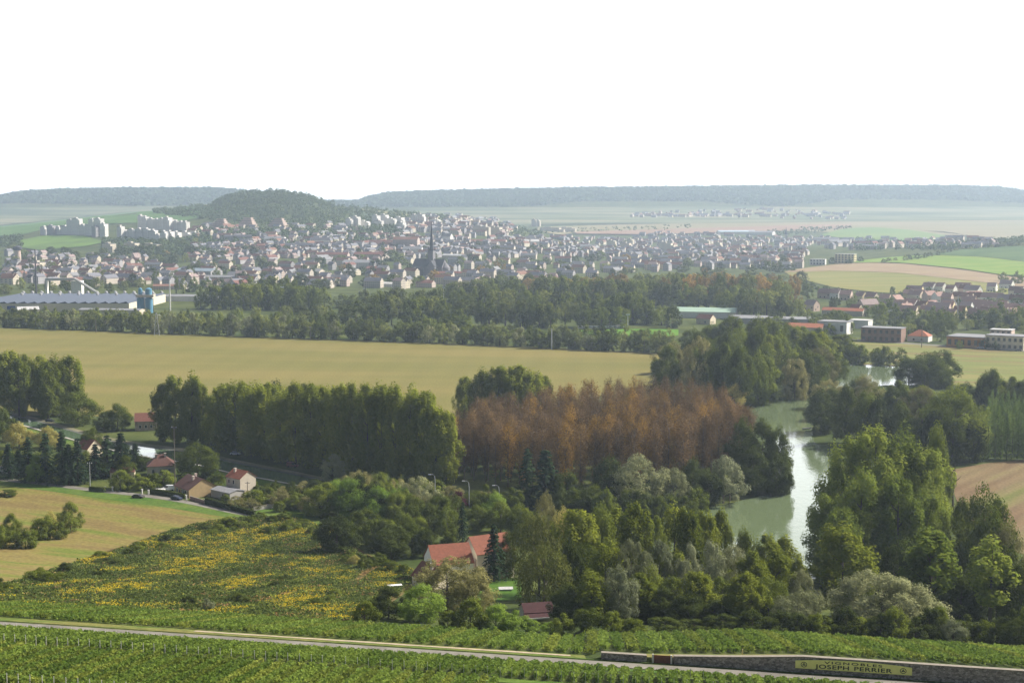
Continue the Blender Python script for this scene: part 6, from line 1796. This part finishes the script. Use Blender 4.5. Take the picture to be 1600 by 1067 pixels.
mass("suburb_rooftops", 150, [(0, 398), (120, 404), (250, 408)], [(0, 446), (120, 448), (250, 446)], "scattered red and white roofs between the trees at the far left", 16)
mass("valley_rooftops", 150, [(1000, 364), (1250, 372), (1560, 378)], [(1000, 378), (1250, 392), (1480, 388)], "pale roofs of the far valley town beyond the park", 14)
mass("far_village", 130, [(985, 337), (1100, 331), (1200, 327), (1330, 335)], [(985, 341), (1100, 341), (1200, 342), (1390, 347)], "tiny pale houses of a village on the far vine slopes", 16, sc_=1.15)

# trees of the town
for i in range(250):
    x = TR.uniform(250, 1260); y = TR.uniform(382, 452)
    p = at(x, y)
    if not free(p, 9): continue
    tree(TR.choice(['f_dark', 'f_round', 'f_dark', 'f_autumn' if TR.random() < .3 else 'f_broad']), p, TR.uniform(9, 17), TR.uniform(13, 24), "dark tree between the houses of the town", "trees between the town houses")
for i in range(120):
    x = TR.uniform(-20, 330); y = TR.uniform(383, 460)
    if y < 396 and 30 < x < 160: continue
    p = at(x, y)
    if not free(p, 10): continue
    tree(TR.choice(['f_dark', 'f_round', 'f_broad']), p, TR.uniform(10, 18), TR.uniform(13, 24), "full tree in the wooded quarter at the left of the town", "trees of the left wooded quarter")
for x0_, y0_, w_, h_ in [(655, 424, 24, 16), (700, 427, 20, 13), (640, 425, 16, 14), (680, 432, 16, 12), (610, 408, 30, 18), (590, 420, 26, 16), (500, 418, 26, 16), (400, 400, 26, 16), (340, 405, 44, 16), (300, 402, 36, 18), (225, 400, 34, 20), (190, 402, 30, 18), (150, 408, 36, 14), (175, 412, 30, 14), (715, 395, 22, 8), (735, 408, 20, 12)]:
    p = at(x0_, y0_); k = m_per_px(p)
    tree('f_autumn' if (x0_ in (655, 700)) else 'f_dark', p, h_ * k, w_ * k, "large dark tree crown standing out among the town roofs", "large trees in the town")
for px in (276, 287):
    p = at(px, 459)
    tree('f_poplar', p, 25 * m_per_px(p), 9 * m_per_px(p), "one of two dark columnar trees right of the thick pale mast", "two dark columnar trees")

# ------------------------------------------------------------------ far-off woods as masses
def wood(name, polys, n, mat, label, size, hgt, quads=10, seed=5):
    rng = np.random.default_rng(seed); C, N = [], []
    for top, bot, share in polys:
        for i in range(int(n * share)):
            p = at(*town_pt(top, bot))
            s = rng.uniform(.7, 1.3)
            D = rng.normal(size=(quads, 3)); D /= np.linalg.norm(D, axis=1, keepdims=True)
            C.append(np.array([p.x, p.y, p.z + hgt * .45 * s]) + D * np.array([hgt * .5, hgt * .5, hgt * .45]) * s * rng.uniform(.6, 1, (quads, 1)))
            N.append(D + np.array([0, 0, .4]) + rng.normal(0, .4, (quads, 3)))
    C, N = np.concatenate(C), np.concatenate(N)
    tag(put(name, quads_mesh(name, leaf_quads(rng, C, N, size, .8), [mat])), label, None, kind='stuff')
M_FOR = leaf_mat("wooded hill leaves", (.030, .048, .014), (.065, .082, .024), .3, 0)
M_FOR2 = leaf_mat("plateau wood leaves", (.025, .042, .016), (.045, .062, .022), .3, 0)
wood("hill_forest", [([(325, 314), (350, 306), (380, 298), (430, 294), (475, 299), (515, 318)], [(325, 320), (515, 321)], .33),
                     ([(240, 327), (330, 322), (420, 322), (520, 321), (560, 322), (640, 331), (700, 340)], [(240, 334), (330, 345), (420, 358), (540, 360), (640, 352), (700, 346)], .55),
                     ([(300, 358), (400, 360), (540, 358), (640, 356)], [(300, 378), (400, 372), (540, 372), (640, 366)], .2)], 2600, M_FOR, "dense wood covering the hill behind the town", 5.0, 11, 14)
wood("slope_groves", [([(0, 372), (60, 366), (70, 369), (34, 385)], [(0, 388), (34, 392), (60, 394), (90, 392)], .1), ([(160, 376), (250, 377), (330, 370)], [(160, 392), (250, 402), (330, 398)], .5), ([(330, 378), (500, 372), (640, 372)], [(330, 398), (500, 384), (640, 380)], .3),
                      ([(780, 350), (850, 364)], [(780, 366), (850, 376)], .1), ([(840, 362), (1000, 354), (1080, 352)], [(840, 366), (1000, 362), (1080, 362)], .08), ([(1200, 362), (1260, 357), (1330, 355)], [(1200, 370), (1260, 366), (1330, 358)], .14),
                      ([(1330, 372), (1480, 384), (1600, 372)], [(1330, 392), (1480, 392), (1600, 384)], .3)], 900, M_FOR, "groves and garden trees scattered over the slopes round the town", 5.0, 10, 12, 8)
def plateau():
    rng = np.random.default_rng(9)
    n = 60000
    x = rng.uniform(-5200, 4600, n); y = rng.uniform(6750, 7900, n)
    edge = 6830 + 190 * (vnoise(x / 420 + 90, y * 0 + 3, 21) - .5) * 2
    k = y > edge; x, y = x[k], y[k]
    z = terrain(x, y)
    C = np.stack([x, y, z + rng.uniform(1, 13, len(x))], 1)
    N = rng.normal(0, .6, C.shape) + np.array([0, -.3, .7])
    tag(put("plateau_forest", quads_mesh("plateau_forest", leaf_quads(rng, C, N, 26, .8), [M_FOR2])), "blue hazy wood along the rim of the far plateau", None, kind='stuff')
plateau()
for px, yt, y in [(520, 312, 321), (533, 311, 322), (551, 316, 323)]:
    p = at(px, y)
    tree('f_dark', p, h_to(p, yt), 9 * m_per_px(p), "lone dark tree on the ridge right of the wooded hill", "lone ridge trees")
